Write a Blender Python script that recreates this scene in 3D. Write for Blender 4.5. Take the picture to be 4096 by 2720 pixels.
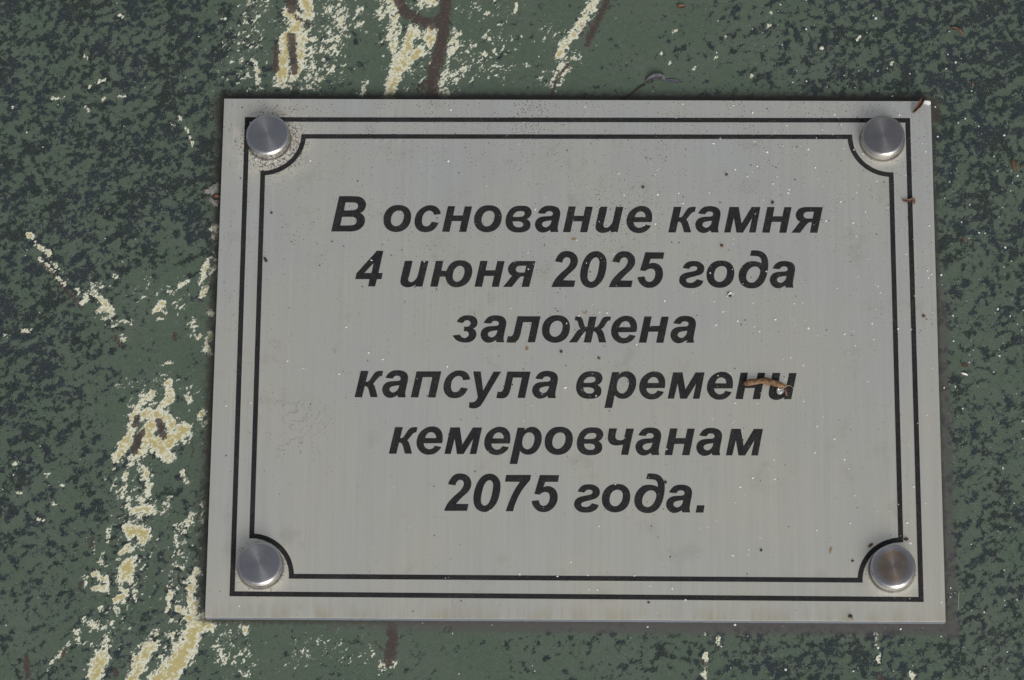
import bpy, bmesh, math, random
import numpy as np
from mathutils import Vector, Matrix, noise

for o in list(bpy.data.objects):
    bpy.data.objects.remove(o, do_unlink=True)
scene = bpy.context.scene
COL = scene.collection
MM = 0.001
T = 3.0            # thickness of the plaque, mm

# ------------------------------------------------------------------ camera
cam_data = bpy.data.cameras.new('camera')
cam_data.sensor_fit = 'HORIZONTAL'
cam_data.sensor_width = 36.0
cam_data.lens = 36.0 * 13500.0 / 4096.0
cam_data.clip_start = 0.02
cam_data.clip_end = 60.0
cam = bpy.data.objects.new('camera', cam_data)
COL.objects.link(cam)
cam.matrix_world = Matrix((
    (0.99984118, -0.0049157, 0.01713069, -1.6615 * MM),
    (0.00974836, 0.95551553, -0.29477965, -271.784 * MM),
    (-0.01491959, 0.29489983, 0.95541169, 896.263 * MM),
    (0, 0, 0, 1)))
scene.camera = cam

# ------------------------------------------------------------------ sky and soft sun (overcast)
SUN_ELEV, SUN_AZ = math.radians(36), math.radians(158)     # azimuth clockwise from +Y: behind the viewer, a little right
world = bpy.data.worlds.new('World')
scene.world = world
world.use_nodes = True
wn, wl = world.node_tree.nodes, world.node_tree.links
wn.clear()
sky = wn.new('ShaderNodeTexSky')
sky.sky_type = 'NISHITA'
sky.sun_disc = False
sky.sun_elevation = SUN_ELEV
sky.sun_rotation = SUN_AZ
sky.air_density = 1.0
sky.dust_density = 4.0
sky.ozone_density = 1.0
hsv = wn.new('ShaderNodeHueSaturation')
hsv.inputs['Saturation'].default_value = 0.30
bg = wn.new('ShaderNodeBackground')
bg.inputs['Strength'].default_value = 0.085
wo = wn.new('ShaderNodeOutputWorld')
wl.new(sky.outputs[0], hsv.inputs['Color'])
wl.new(hsv.outputs[0], bg.inputs['Color'])
wl.new(bg.outputs[0], wo.inputs['Surface'])

sun_data = bpy.data.lights.new('sun', 'SUN')
sun_data.energy = 1.5
sun_data.angle = math.radians(32)
sun_data.color = (1.0, 0.97, 0.93)
sun = bpy.data.objects.new('sun', sun_data)
COL.objects.link(sun)
sd = Vector((math.sin(SUN_AZ) * math.cos(SUN_ELEV), math.cos(SUN_AZ) * math.cos(SUN_ELEV), math.sin(SUN_ELEV)))
sun.rotation_euler = sd.to_track_quat('Z', 'Y').to_euler()
sun.location = sd * 3

vs = scene.view_settings
vs.view_transform = 'Standard'
vs.look = 'None'
vs.gamma = 1.0
vs.use_curve_mapping = False
vs.exposure = 0.46

# ------------------------------------------------------------------ measured layout, all in mm on the plaque / stone
GLYPHS = {"В":[[[1.99,10.47],[2.31,10.48],[2.63,10.5],[2.95,10.51],[3.27,10.52],[3.59,10.53],[3.9,10.54],[4.22,10.54],[4.54,10.54],[4.86,10.54],[5.18,10.54],[5.5,10.53],[5.82,10.52],[6.13,10.51],[6.46,10.5],[6.78,10.48],[7.1,10.45],[7.44,10.41],[7.76,10.34],[8.08,10.23],[8.39,10.06],[8.69,9.84],[8.95,9.58],[9.16,9.33],[9.35,9.04],[9.49,8.73],[9.59,8.28],[9.62,7.82],[9.54,7.36],[9.39,6.91],[9.25,6.63],[9.07,6.36],[8.87,6.11],[8.64,5.89],[8.38,5.7],[8.1,5.54],[8.47,5.28],[8.79,4.98],[9.04,4.65],[9.23,4.3],[9.34,3.97],[9.4,3.62],[9.42,3.28],[9.39,2.93],[9.33,2.58],[9.23,2.25],[9.07,1.93],[8.88,1.63],[8.66,1.34],[8.39,1.07],[8.08,0.82],[7.76,0.6],[7.42,0.44],[7.06,0.31],[6.7,0.2],[6.31,0.12],[5.92,0.06],[5.52,0.03],[5.13,0.01],[4.74,0.02],[4.34,0.02],[4.03,0.02],[3.72,0.02],[3.41,0.02],[3.1,0.02],[2.79,0.01],[2.48,0.01],[2.17,0.01],[1.86,0.01],[1.55,0.01],[1.24,0.01],[0.93,0.01],[0.62,0.0],[0.31,0.0],[-0.0,0.0]],[[3.81,8.62],[4.14,8.63],[4.46,8.65],[4.78,8.65],[5.1,8.65],[5.43,8.65],[5.86,8.64],[6.29,8.6],[6.63,8.55],[6.94,8.44],[7.18,8.21],[7.35,7.93],[7.39,7.62],[7.36,7.3],[7.23,6.99],[7.03,6.73],[6.71,6.53],[6.34,6.41],[6.02,6.35],[5.7,6.32],[5.37,6.3],[5.06,6.28],[4.74,6.27],[4.42,6.27],[4.1,6.28],[3.78,6.29],[3.46,6.32]],[[2.98,4.35],[3.3,4.35],[3.62,4.36],[3.93,4.36],[4.25,4.36],[4.57,4.37],[4.88,4.37],[5.31,4.38],[5.74,4.37],[6.07,4.34],[6.39,4.26],[6.66,4.08],[6.88,3.83],[7.02,3.53],[7.08,3.21],[7.04,2.86],[6.91,2.53],[6.7,2.27],[6.44,2.07],[6.08,1.94],[5.69,1.88],[5.37,1.84],[5.05,1.83],[4.73,1.83],[4.42,1.82],[4.1,1.81],[3.79,1.8],[3.47,1.8],[3.16,1.8],[2.84,1.81],[2.53,1.82]]],
 "о":[[[4.27,7.92],[4.67,7.89],[5.07,7.85],[5.46,7.75],[5.84,7.61],[6.21,7.42],[6.54,7.19],[6.84,6.91],[7.1,6.58],[7.31,6.23],[7.45,5.92],[7.55,5.59],[7.63,5.26],[7.68,4.92],[7.71,4.58],[7.7,4.24],[7.68,3.9],[7.63,3.56],[7.57,3.24],[7.49,2.92],[7.4,2.61],[7.28,2.31],[7.13,2.0],[6.96,1.71],[6.76,1.43],[6.55,1.17],[6.31,0.94],[6.05,0.73],[5.78,0.54],[5.49,0.37],[5.21,0.24],[4.92,0.13],[4.62,0.04],[4.32,-0.03],[4.0,-0.07],[3.68,-0.1],[3.36,-0.09],[3.04,-0.07],[2.73,-0.02],[2.43,0.05],[2.13,0.15],[1.85,0.27],[1.57,0.42],[1.3,0.6],[1.04,0.81],[0.81,1.03],[0.61,1.29],[0.43,1.56],[0.27,1.86],[0.15,2.16],[0.03,2.57],[-0.04,2.99],[-0.07,3.41],[-0.08,3.83],[-0.05,4.25],[0.02,4.66],[0.13,5.05],[0.27,5.43],[0.45,5.8],[0.61,6.09],[0.8,6.37],[1.01,6.64],[1.23,6.88],[1.48,7.1],[1.76,7.3],[2.04,7.48],[2.34,7.62],[2.66,7.74],[2.98,7.82],[3.31,7.88],[3.63,7.91],[3.95,7.92]],[[4.41,6.29],[4.81,6.19],[5.17,5.99],[5.42,5.65],[5.59,5.25],[5.65,4.92],[5.64,4.57],[5.61,4.23],[5.56,3.84],[5.47,3.46],[5.33,3.09],[5.16,2.76],[4.95,2.45],[4.71,2.18],[4.36,1.9],[3.97,1.7],[3.65,1.63],[3.32,1.63],[2.92,1.76],[2.56,2.0],[2.28,2.37],[2.1,2.8],[2.04,3.22],[2.05,3.65],[2.09,4.03],[2.17,4.42],[2.29,4.78],[2.43,5.11],[2.6,5.42],[2.81,5.69],[3.16,5.97],[3.55,6.17],[3.98,6.28]]],
 "с":[[[7.27,5.28],[7.2,5.74],[7.06,6.17],[6.84,6.59],[6.56,6.96],[6.23,7.27],[5.86,7.53],[5.44,7.7],[4.99,7.81],[4.62,7.86],[4.24,7.88],[3.88,7.86],[3.52,7.81],[3.17,7.72],[2.8,7.57],[2.44,7.38],[2.1,7.17],[1.85,6.99],[1.6,6.8],[1.37,6.59],[1.15,6.37],[0.9,6.05],[0.67,5.7],[0.47,5.34],[0.34,5.04],[0.23,4.73],[0.14,4.41],[0.06,4.09],[-0.01,3.68],[-0.05,3.26],[-0.05,2.84],[-0.02,2.46],[0.05,2.07],[0.16,1.71],[0.31,1.39],[0.5,1.08],[0.71,0.81],[0.98,0.54],[1.27,0.31],[1.58,0.13],[1.93,0.01],[2.29,-0.07],[2.66,-0.11],[3.05,-0.13],[3.45,-0.12],[3.84,-0.06],[4.14,0.01],[4.44,0.1],[4.74,0.22],[5.01,0.37],[5.27,0.56],[5.52,0.78],[5.75,1.03],[5.96,1.28],[6.21,1.64],[6.43,2.02],[6.58,2.33],[6.71,2.65],[4.77,3.0],[4.65,2.69],[4.49,2.41],[4.28,2.1],[4.02,1.84],[3.71,1.69],[3.38,1.61],[3.11,1.59],[2.84,1.63],[2.58,1.78],[2.35,2.0],[2.19,2.3],[2.08,2.63],[2.02,3.07],[2.04,3.53],[2.07,3.88],[2.12,4.22],[2.2,4.55],[2.36,4.97],[2.56,5.35],[2.85,5.7],[3.2,5.98],[3.56,6.17],[3.94,6.27],[4.27,6.26],[4.59,6.18],[4.86,6.0],[5.08,5.76],[5.19,5.57],[5.27,5.36],[5.33,5.2],[5.38,5.02]]],
 "н":[[[1.54,7.62],[3.58,7.63],[3.06,4.86],[5.73,4.88],[6.27,7.58],[8.34,7.59],[6.8,0.01],[4.77,-0.0],[5.39,3.21],[2.71,3.19],[2.09,-0.01],[-0.0,0.02]]],
 "в":[[[4.79,7.79],[5.15,7.77],[5.52,7.74],[5.87,7.66],[6.18,7.53],[6.47,7.37],[6.73,7.15],[6.94,6.89],[7.11,6.57],[7.22,6.25],[7.28,5.85],[7.26,5.45],[7.14,5.1],[6.96,4.77],[6.75,4.46],[6.48,4.2],[6.2,4.01],[5.88,3.88],[6.24,3.68],[6.54,3.41],[6.77,3.09],[6.93,2.73],[6.98,2.39],[6.98,2.05],[6.93,1.58],[6.78,1.14],[6.58,0.86],[6.32,0.61],[6.03,0.4],[5.73,0.23],[5.41,0.1],[5.07,0.0],[4.76,-0.07],[4.44,-0.11],[4.11,-0.13],[3.79,-0.14],[3.44,-0.14],[3.09,-0.13],[2.74,-0.1],[2.4,-0.03],[2.09,0.06],[1.78,0.18],[1.49,0.32],[1.21,0.49],[0.97,0.69],[0.73,0.93],[0.52,1.18],[0.35,1.45],[0.22,1.74],[0.11,2.05],[0.04,2.37],[-0.01,2.7],[-0.03,3.03],[-0.03,3.38],[0.0,3.72],[0.05,4.06],[0.12,4.38],[0.2,4.69],[0.3,5.0],[0.42,5.31],[0.55,5.61],[0.7,5.9],[0.86,6.18],[1.05,6.45],[1.26,6.69],[1.49,6.92],[1.74,7.13],[2.01,7.3],[2.34,7.47],[2.71,7.61],[3.07,7.7],[3.5,7.77],[3.93,7.8],[4.36,7.81]],[[2.01,4.75],[2.21,5.1],[2.45,5.43],[2.7,5.71],[2.98,5.94],[3.29,6.07],[3.63,6.14],[4.05,6.2],[4.48,6.2],[4.77,6.18],[5.02,6.1],[5.21,5.9],[5.32,5.65],[5.33,5.37],[5.24,5.1],[5.08,4.88],[4.87,4.7],[4.54,4.59],[4.18,4.54],[3.84,4.49],[3.51,4.46],[3.17,4.44],[2.83,4.44],[2.48,4.46],[2.14,4.5]],[[1.96,3.1],[2.27,3.12],[2.59,3.13],[2.9,3.14],[3.33,3.16],[3.76,3.14],[4.09,3.1],[4.4,3.0],[4.69,2.81],[4.89,2.55],[4.96,2.3],[4.95,2.04],[4.82,1.79],[4.63,1.58],[4.23,1.42],[3.78,1.39],[3.4,1.4],[3.03,1.49],[2.67,1.66],[2.38,1.91],[2.22,2.18],[2.11,2.48],[2.02,2.78]]],
 "а":[[[0.81,5.65],[1.01,6.04],[1.24,6.41],[1.43,6.68],[1.64,6.93],[1.88,7.15],[2.14,7.35],[2.43,7.51],[2.73,7.64],[3.08,7.75],[3.44,7.81],[3.8,7.84],[4.12,7.85],[4.45,7.84],[4.77,7.81],[5.09,7.76],[5.42,7.69],[5.75,7.59],[6.06,7.46],[6.32,7.28],[6.56,7.07],[6.76,6.83],[6.91,6.55],[7.02,6.24],[7.09,5.93],[7.1,5.59],[7.08,5.25],[7.04,4.9],[6.99,4.56],[6.92,4.22],[6.85,3.88],[6.78,3.54],[6.71,3.2],[6.64,2.86],[6.58,2.52],[6.52,2.18],[6.44,1.73],[6.39,1.27],[6.4,0.93],[6.44,0.6],[6.49,0.31],[6.55,0.03],[4.44,0.02],[4.37,0.19],[4.3,0.36],[4.25,0.5],[4.2,0.64],[3.88,0.39],[3.53,0.19],[3.17,0.02],[2.78,-0.1],[2.46,-0.15],[2.14,-0.16],[1.82,-0.13],[1.48,-0.02],[1.15,0.14],[0.85,0.34],[0.6,0.6],[0.38,0.91],[0.2,1.25],[0.05,1.69],[-0.02,2.15],[0.02,2.61],[0.14,3.06],[0.34,3.48],[0.61,3.85],[0.96,4.15],[1.36,4.37],[1.67,4.48],[1.99,4.56],[2.32,4.62],[2.64,4.66],[2.96,4.68],[3.29,4.7],[3.61,4.72],[4.04,4.73],[4.47,4.8],[4.71,4.91],[4.91,5.07],[5.01,5.31],[5.03,5.58],[4.92,5.84],[4.73,6.05],[4.42,6.19],[4.08,6.23],[3.75,6.23],[3.44,6.14],[3.24,5.99],[3.06,5.79],[2.95,5.63],[2.85,5.45],[2.49,5.45],[2.14,5.45],[1.78,5.48],[1.46,5.52],[1.13,5.58]],[[4.67,3.48],[4.59,3.1],[4.48,2.74],[4.34,2.41],[4.16,2.11],[3.92,1.84],[3.63,1.62],[3.34,1.48],[3.04,1.41],[2.74,1.46],[2.45,1.6],[2.21,1.79],[2.04,2.05],[2.0,2.27],[2.02,2.5],[2.12,2.72],[2.28,2.9],[2.56,3.07],[2.87,3.18],[3.29,3.29],[3.72,3.36],[4.04,3.41],[4.35,3.45]]],
 "и":[[[1.14,7.57],[3.33,7.58],[3.26,7.23],[3.2,6.88],[3.13,6.53],[3.06,6.18],[2.99,5.83],[2.92,5.49],[2.85,5.14],[2.77,4.79],[2.7,4.43],[2.62,4.06],[2.54,3.7],[2.46,3.34],[2.37,2.98],[2.24,2.58],[2.17,2.18],[2.22,1.88],[2.35,1.62],[2.59,1.43],[2.89,1.34],[3.21,1.35],[3.53,1.45],[3.87,1.73],[4.17,2.08],[4.4,2.35],[4.6,2.65],[4.73,3.03],[4.83,3.44],[4.92,3.78],[4.99,4.12],[5.06,4.46],[5.13,4.8],[5.2,5.15],[5.28,5.49],[5.35,5.84],[5.42,6.18],[5.49,6.53],[5.55,6.87],[5.62,7.22],[5.69,7.56],[7.79,7.57],[6.18,0.03],[4.17,0.02],[4.26,0.66],[3.96,0.41],[3.64,0.21],[3.36,0.08],[3.07,-0.02],[2.78,-0.1],[2.43,-0.17],[2.07,-0.21],[1.71,-0.2],[1.38,-0.13],[1.05,-0.02],[0.75,0.14],[0.42,0.41],[0.16,0.76],[0.05,1.06],[0.01,1.39],[-0.0,1.72],[0.02,2.06],[0.09,2.4],[0.15,2.74],[0.22,3.1],[0.29,3.47],[0.37,3.83],[0.45,4.19],[0.52,4.56],[0.59,4.89],[0.66,5.22],[0.73,5.56],[0.8,5.89],[0.87,6.23],[0.93,6.56],[1.0,6.9],[1.07,7.23]]],
 "е":[[[7.04,3.07],[7.13,3.44],[7.18,3.81],[7.21,4.15],[7.22,4.49],[7.21,4.83],[7.18,5.17],[7.13,5.52],[7.05,5.85],[6.92,6.19],[6.76,6.51],[6.57,6.81],[6.32,7.09],[6.03,7.34],[5.71,7.54],[5.37,7.68],[5.01,7.77],[4.64,7.82],[4.21,7.85],[3.78,7.82],[3.46,7.75],[3.13,7.65],[2.82,7.53],[2.54,7.4],[2.26,7.25],[2.0,7.08],[1.75,6.9],[1.44,6.64],[1.15,6.36],[0.89,6.05],[0.71,5.78],[0.56,5.5],[0.42,5.21],[0.3,4.91],[0.19,4.58],[0.11,4.24],[0.04,3.89],[0.01,3.55],[0.0,3.17],[0.02,2.79],[0.08,2.41],[0.2,2.02],[0.36,1.64],[0.57,1.28],[0.75,1.03],[0.95,0.79],[1.18,0.58],[1.42,0.38],[1.69,0.21],[1.98,0.06],[2.29,-0.07],[2.6,-0.15],[2.98,-0.21],[3.38,-0.23],[3.77,-0.21],[4.07,-0.17],[4.37,-0.11],[4.67,-0.03],[4.95,0.08],[5.29,0.27],[5.61,0.49],[5.91,0.74],[6.15,0.97],[6.37,1.22],[6.56,1.48],[6.7,1.74],[6.83,2.01],[5.06,2.35],[4.89,2.06],[4.69,1.81],[4.41,1.59],[4.1,1.44],[3.78,1.34],[3.45,1.32],[3.06,1.43],[2.71,1.63],[2.4,1.91],[2.17,2.25],[2.05,2.61],[2.01,3.01]],[[2.33,4.52],[2.44,4.91],[2.6,5.26],[2.79,5.57],[3.03,5.83],[3.34,6.04],[3.67,6.17],[4.05,6.21],[4.42,6.15],[4.71,6.0],[4.96,5.78],[5.15,5.49],[5.28,5.16],[5.34,4.84],[5.33,4.5]]],
 "к":[[[1.58,7.59],[3.73,7.6],[3.05,4.47],[3.28,4.45],[3.5,4.48],[3.69,4.57],[3.87,4.7],[4.14,5.02],[4.36,5.39],[4.52,5.66],[4.68,5.93],[4.84,6.2],[5.01,6.47],[5.26,6.83],[5.55,7.15],[5.85,7.37],[6.19,7.52],[6.51,7.58],[6.83,7.61],[7.15,7.62],[7.46,7.61],[7.78,7.58],[7.45,6.06],[7.21,6.09],[6.98,6.06],[6.73,5.9],[6.5,5.68],[6.23,5.38],[5.99,5.05],[5.75,4.71],[5.51,4.43],[5.28,4.14],[5.05,3.86],[5.25,3.61],[5.42,3.35],[5.57,3.03],[5.68,2.68],[5.79,2.33],[5.89,2.01],[5.99,1.69],[6.08,1.36],[6.16,1.04],[6.24,0.71],[6.31,0.37],[6.38,0.04],[4.44,0.03],[4.34,0.35],[4.25,0.67],[4.16,0.99],[4.07,1.31],[3.98,1.69],[3.89,2.08],[3.75,2.44],[3.61,2.71],[3.44,2.95],[3.15,3.12],[2.79,3.2],[2.08,-0.0],[-0.0,-0.01]]],
 "м":[[[1.53,7.59],[4.16,7.61],[4.91,2.73],[7.74,7.6],[10.24,7.61],[8.78,0.04],[6.94,0.03],[7.85,4.33],[5.26,0.02],[3.44,0.01],[2.76,4.31],[1.75,0.03],[0.0,0.02]]],
 "я":[[[8.99,7.63],[7.31,0.04],[5.18,0.03],[5.82,3.05],[5.55,3.12],[5.28,3.11],[5.06,3.06],[4.85,2.97],[4.53,2.68],[4.25,2.34],[4.03,2.06],[3.81,1.78],[3.6,1.49],[3.38,1.19],[3.15,0.9],[2.93,0.61],[2.71,0.31],[2.49,0.01],[0.0,0.0],[0.22,0.26],[0.44,0.52],[0.65,0.79],[0.86,1.06],[1.07,1.33],[1.27,1.6],[1.47,1.88],[1.65,2.14],[1.83,2.41],[2.02,2.67],[2.27,2.97],[2.54,3.26],[2.21,3.45],[1.92,3.69],[1.65,4.06],[1.46,4.48],[1.35,4.93],[1.34,5.39],[1.4,5.7],[1.51,6.01],[1.64,6.29],[1.83,6.59],[2.05,6.86],[2.3,7.09],[2.56,7.26],[2.86,7.39],[3.16,7.49],[3.48,7.57],[3.8,7.61],[4.13,7.63],[4.45,7.64],[4.77,7.64],[5.09,7.64],[5.39,7.64],[5.69,7.64],[5.99,7.64],[6.29,7.64],[6.59,7.64],[6.89,7.64],[7.19,7.64],[7.49,7.64],[7.79,7.64],[8.09,7.64],[8.39,7.64],[8.69,7.63]],[[6.43,6.22],[6.09,6.24],[5.75,6.24],[5.41,6.23],[5.07,6.22],[4.62,6.21],[4.21,6.14],[3.91,5.95],[3.67,5.68],[3.55,5.43],[3.5,5.17],[3.58,4.85],[3.76,4.58],[4.0,4.4],[4.29,4.29],[4.65,4.24],[5.03,4.25],[5.36,4.24],[5.7,4.24],[6.03,4.25]]],
 "4":[[[5.85,10.55],[7.65,10.5],[6.4,3.96],[7.6,3.97],[7.26,2.17],[6.01,2.16],[5.55,0.03],[3.61,0.04],[3.92,2.15],[-0.05,2.16],[0.28,3.88]],[[4.95,6.85],[4.45,3.97],[2.47,3.97]]],
 "ю":[[[1.47,7.6],[3.56,7.59],[3.04,4.68],[4.46,4.66],[4.55,4.96],[4.66,5.25],[4.79,5.54],[4.97,5.89],[5.18,6.24],[5.41,6.55],[5.62,6.78],[5.86,6.99],[6.1,7.18],[6.36,7.34],[6.64,7.48],[6.93,7.59],[7.23,7.68],[7.53,7.74],[7.85,7.78],[8.17,7.79],[8.49,7.78],[8.81,7.75],[9.11,7.71],[9.42,7.66],[9.71,7.58],[9.99,7.47],[10.34,7.29],[10.67,7.07],[10.96,6.8],[11.18,6.51],[11.37,6.19],[11.51,5.85],[11.61,5.47],[11.67,5.07],[11.69,4.67],[11.67,4.25],[11.62,3.84],[11.54,3.43],[11.46,3.11],[11.35,2.8],[11.22,2.49],[11.08,2.2],[10.91,1.89],[10.73,1.6],[10.52,1.32],[10.29,1.07],[10.03,0.84],[9.75,0.63],[9.44,0.44],[9.13,0.28],[8.83,0.15],[8.51,0.03],[8.19,-0.06],[7.86,-0.12],[7.54,-0.15],[7.22,-0.17],[6.89,-0.15],[6.58,-0.1],[6.2,0.01],[5.84,0.17],[5.51,0.38],[5.22,0.63],[4.97,0.94],[4.75,1.27],[4.59,1.55],[4.47,1.85],[4.36,2.16],[4.26,2.56],[4.19,2.97],[2.69,2.96],[2.08,-0.0],[-0.0,0.01]],[[8.41,6.12],[8.75,6.02],[9.05,5.84],[9.31,5.51],[9.47,5.11],[9.52,4.67],[9.48,4.21],[9.43,3.87],[9.36,3.53],[9.25,3.2],[9.12,2.88],[8.97,2.58],[8.78,2.3],[8.49,1.97],[8.15,1.71],[7.84,1.56],[7.52,1.48],[7.18,1.5],[6.87,1.62],[6.59,1.88],[6.38,2.23],[6.29,2.53],[6.25,2.86],[6.24,3.18],[6.26,3.56],[6.32,3.94],[6.41,4.31],[6.53,4.66],[6.68,5.01],[6.87,5.32],[7.07,5.57],[7.3,5.8],[7.56,5.98],[7.97,6.11]]],
 "2":[[[0.97,7.52],[1.11,7.97],[1.28,8.39],[1.45,8.75],[1.64,9.09],[1.86,9.41],[2.12,9.7],[2.4,9.98],[2.71,10.2],[3.05,10.37],[3.41,10.49],[3.78,10.57],[4.13,10.6],[4.49,10.59],[4.85,10.55],[5.22,10.48],[5.58,10.37],[5.92,10.22],[6.25,10.0],[6.56,9.73],[6.83,9.43],[7.03,9.12],[7.2,8.78],[7.31,8.42],[7.37,8.05],[7.38,7.67],[7.35,7.29],[7.28,6.91],[7.16,6.53],[7.0,6.17],[6.85,5.9],[6.66,5.64],[6.47,5.39],[6.26,5.15],[6.03,4.92],[5.79,4.69],[5.55,4.47],[5.3,4.25],[5.03,3.99],[4.77,3.72],[4.5,3.45],[4.24,3.18],[4.04,2.95],[3.83,2.72],[3.63,2.48],[3.43,2.24],[3.24,2.0],[6.68,1.96],[6.28,0.05],[0.0,-0.01],[0.11,0.33],[0.24,0.66],[0.38,0.99],[0.52,1.31],[0.67,1.6],[0.82,1.89],[0.98,2.17],[1.16,2.43],[1.35,2.7],[1.56,2.96],[1.78,3.2],[2.0,3.45],[2.23,3.69],[2.46,3.93],[2.69,4.17],[2.93,4.4],[3.17,4.63],[3.44,4.87],[3.71,5.1],[3.98,5.34],[4.23,5.59],[4.44,5.83],[4.64,6.08],[4.82,6.34],[4.97,6.61],[5.12,6.93],[5.24,7.28],[5.29,7.62],[5.26,8.01],[5.13,8.35],[4.93,8.55],[4.7,8.69],[4.41,8.76],[4.11,8.74],[3.77,8.59],[3.47,8.35],[3.29,8.08],[3.15,7.78],[3.07,7.48],[3.03,7.16]]],
 "0":[[[4.53,10.58],[4.83,10.56],[5.14,10.5],[5.43,10.41],[5.71,10.28],[5.97,10.12],[6.23,9.92],[6.46,9.69],[6.67,9.44],[6.85,9.19],[7.01,8.91],[7.15,8.62],[7.26,8.32],[7.33,7.99],[7.37,7.66],[7.39,7.31],[7.4,6.97],[7.39,6.66],[7.38,6.34],[7.35,6.02],[7.31,5.71],[7.26,5.4],[7.21,5.06],[7.14,4.72],[7.07,4.38],[6.99,4.04],[6.89,3.71],[6.79,3.39],[6.68,3.06],[6.55,2.74],[6.41,2.43],[6.26,2.14],[6.09,1.87],[5.91,1.61],[5.72,1.36],[5.51,1.12],[5.3,0.9],[5.03,0.64],[4.75,0.39],[4.45,0.17],[4.13,-0.0],[3.85,-0.11],[3.56,-0.19],[3.26,-0.24],[2.96,-0.25],[2.66,-0.23],[2.36,-0.17],[2.07,-0.07],[1.79,0.04],[1.49,0.2],[1.21,0.4],[0.95,0.63],[0.72,0.88],[0.5,1.22],[0.32,1.6],[0.18,2.0],[0.09,2.35],[0.04,2.71],[0.0,3.08],[-0.01,3.45],[-0.01,3.77],[0.0,4.08],[0.03,4.4],[0.07,4.71],[0.12,5.03],[0.17,5.34],[0.24,5.66],[0.31,5.98],[0.4,6.29],[0.49,6.6],[0.58,6.9],[0.69,7.2],[0.81,7.5],[0.93,7.78],[1.07,8.07],[1.22,8.35],[1.39,8.64],[1.57,8.92],[1.76,9.18],[1.97,9.42],[2.21,9.67],[2.47,9.9],[2.75,10.1],[3.04,10.27],[3.45,10.43],[3.89,10.53],[4.21,10.58]],[[4.43,8.76],[4.74,8.64],[5.02,8.42],[5.22,8.06],[5.34,7.64],[5.36,7.27],[5.33,6.89],[5.29,6.51],[5.25,6.17],[5.21,5.83],[5.15,5.5],[5.09,5.16],[5.02,4.82],[4.95,4.46],[4.88,4.09],[4.79,3.72],[4.68,3.37],[4.55,3.03],[4.41,2.72],[4.26,2.41],[4.08,2.13],[3.86,1.9],[3.58,1.72],[3.26,1.58],[2.96,1.56],[2.6,1.72],[2.31,2.01],[2.15,2.43],[2.08,2.9],[2.06,3.24],[2.07,3.57],[2.11,3.91],[2.15,4.25],[2.2,4.61],[2.26,4.98],[2.34,5.34],[2.42,5.69],[2.52,6.05],[2.6,6.37],[2.69,6.7],[2.78,7.02],[2.9,7.33],[3.04,7.63],[3.23,7.94],[3.43,8.24],[3.68,8.47],[4.05,8.68]]],
 "5":[[[2.2,10.31],[7.48,10.28],[7.16,8.38],[3.69,8.37],[3.21,6.88],[3.47,7.01],[3.74,7.11],[4.11,7.17],[4.49,7.17],[4.85,7.13],[5.21,7.05],[5.55,6.91],[5.86,6.74],[6.15,6.53],[6.4,6.28],[6.62,5.99],[6.79,5.66],[6.93,5.33],[7.04,4.93],[7.1,4.51],[7.12,4.09],[7.11,3.75],[7.07,3.41],[7.01,3.07],[6.92,2.74],[6.78,2.35],[6.6,1.98],[6.39,1.62],[6.2,1.36],[6.0,1.11],[5.77,0.88],[5.53,0.66],[5.29,0.48],[5.02,0.31],[4.75,0.16],[4.47,0.04],[4.16,-0.05],[3.84,-0.12],[3.51,-0.16],[3.19,-0.16],[2.79,-0.14],[2.4,-0.07],[2.02,0.05],[1.73,0.2],[1.46,0.38],[1.2,0.58],[0.96,0.81],[0.69,1.12],[0.46,1.45],[0.27,1.82],[0.14,2.19],[0.05,2.58],[0.0,2.99],[1.97,3.19],[2.03,2.83],[2.13,2.5],[2.31,2.13],[2.56,1.83],[2.86,1.67],[3.2,1.61],[3.58,1.64],[3.94,1.78],[4.19,1.97],[4.4,2.23],[4.58,2.51],[4.73,2.83],[4.83,3.17],[4.9,3.52],[4.94,3.86],[4.95,4.2],[4.91,4.53],[4.79,4.89],[4.59,5.2],[4.29,5.39],[3.95,5.48],[3.58,5.48],[3.2,5.4],[2.87,5.26],[2.56,5.08],[2.34,4.92],[2.14,4.74],[0.7,4.94]]],
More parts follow.
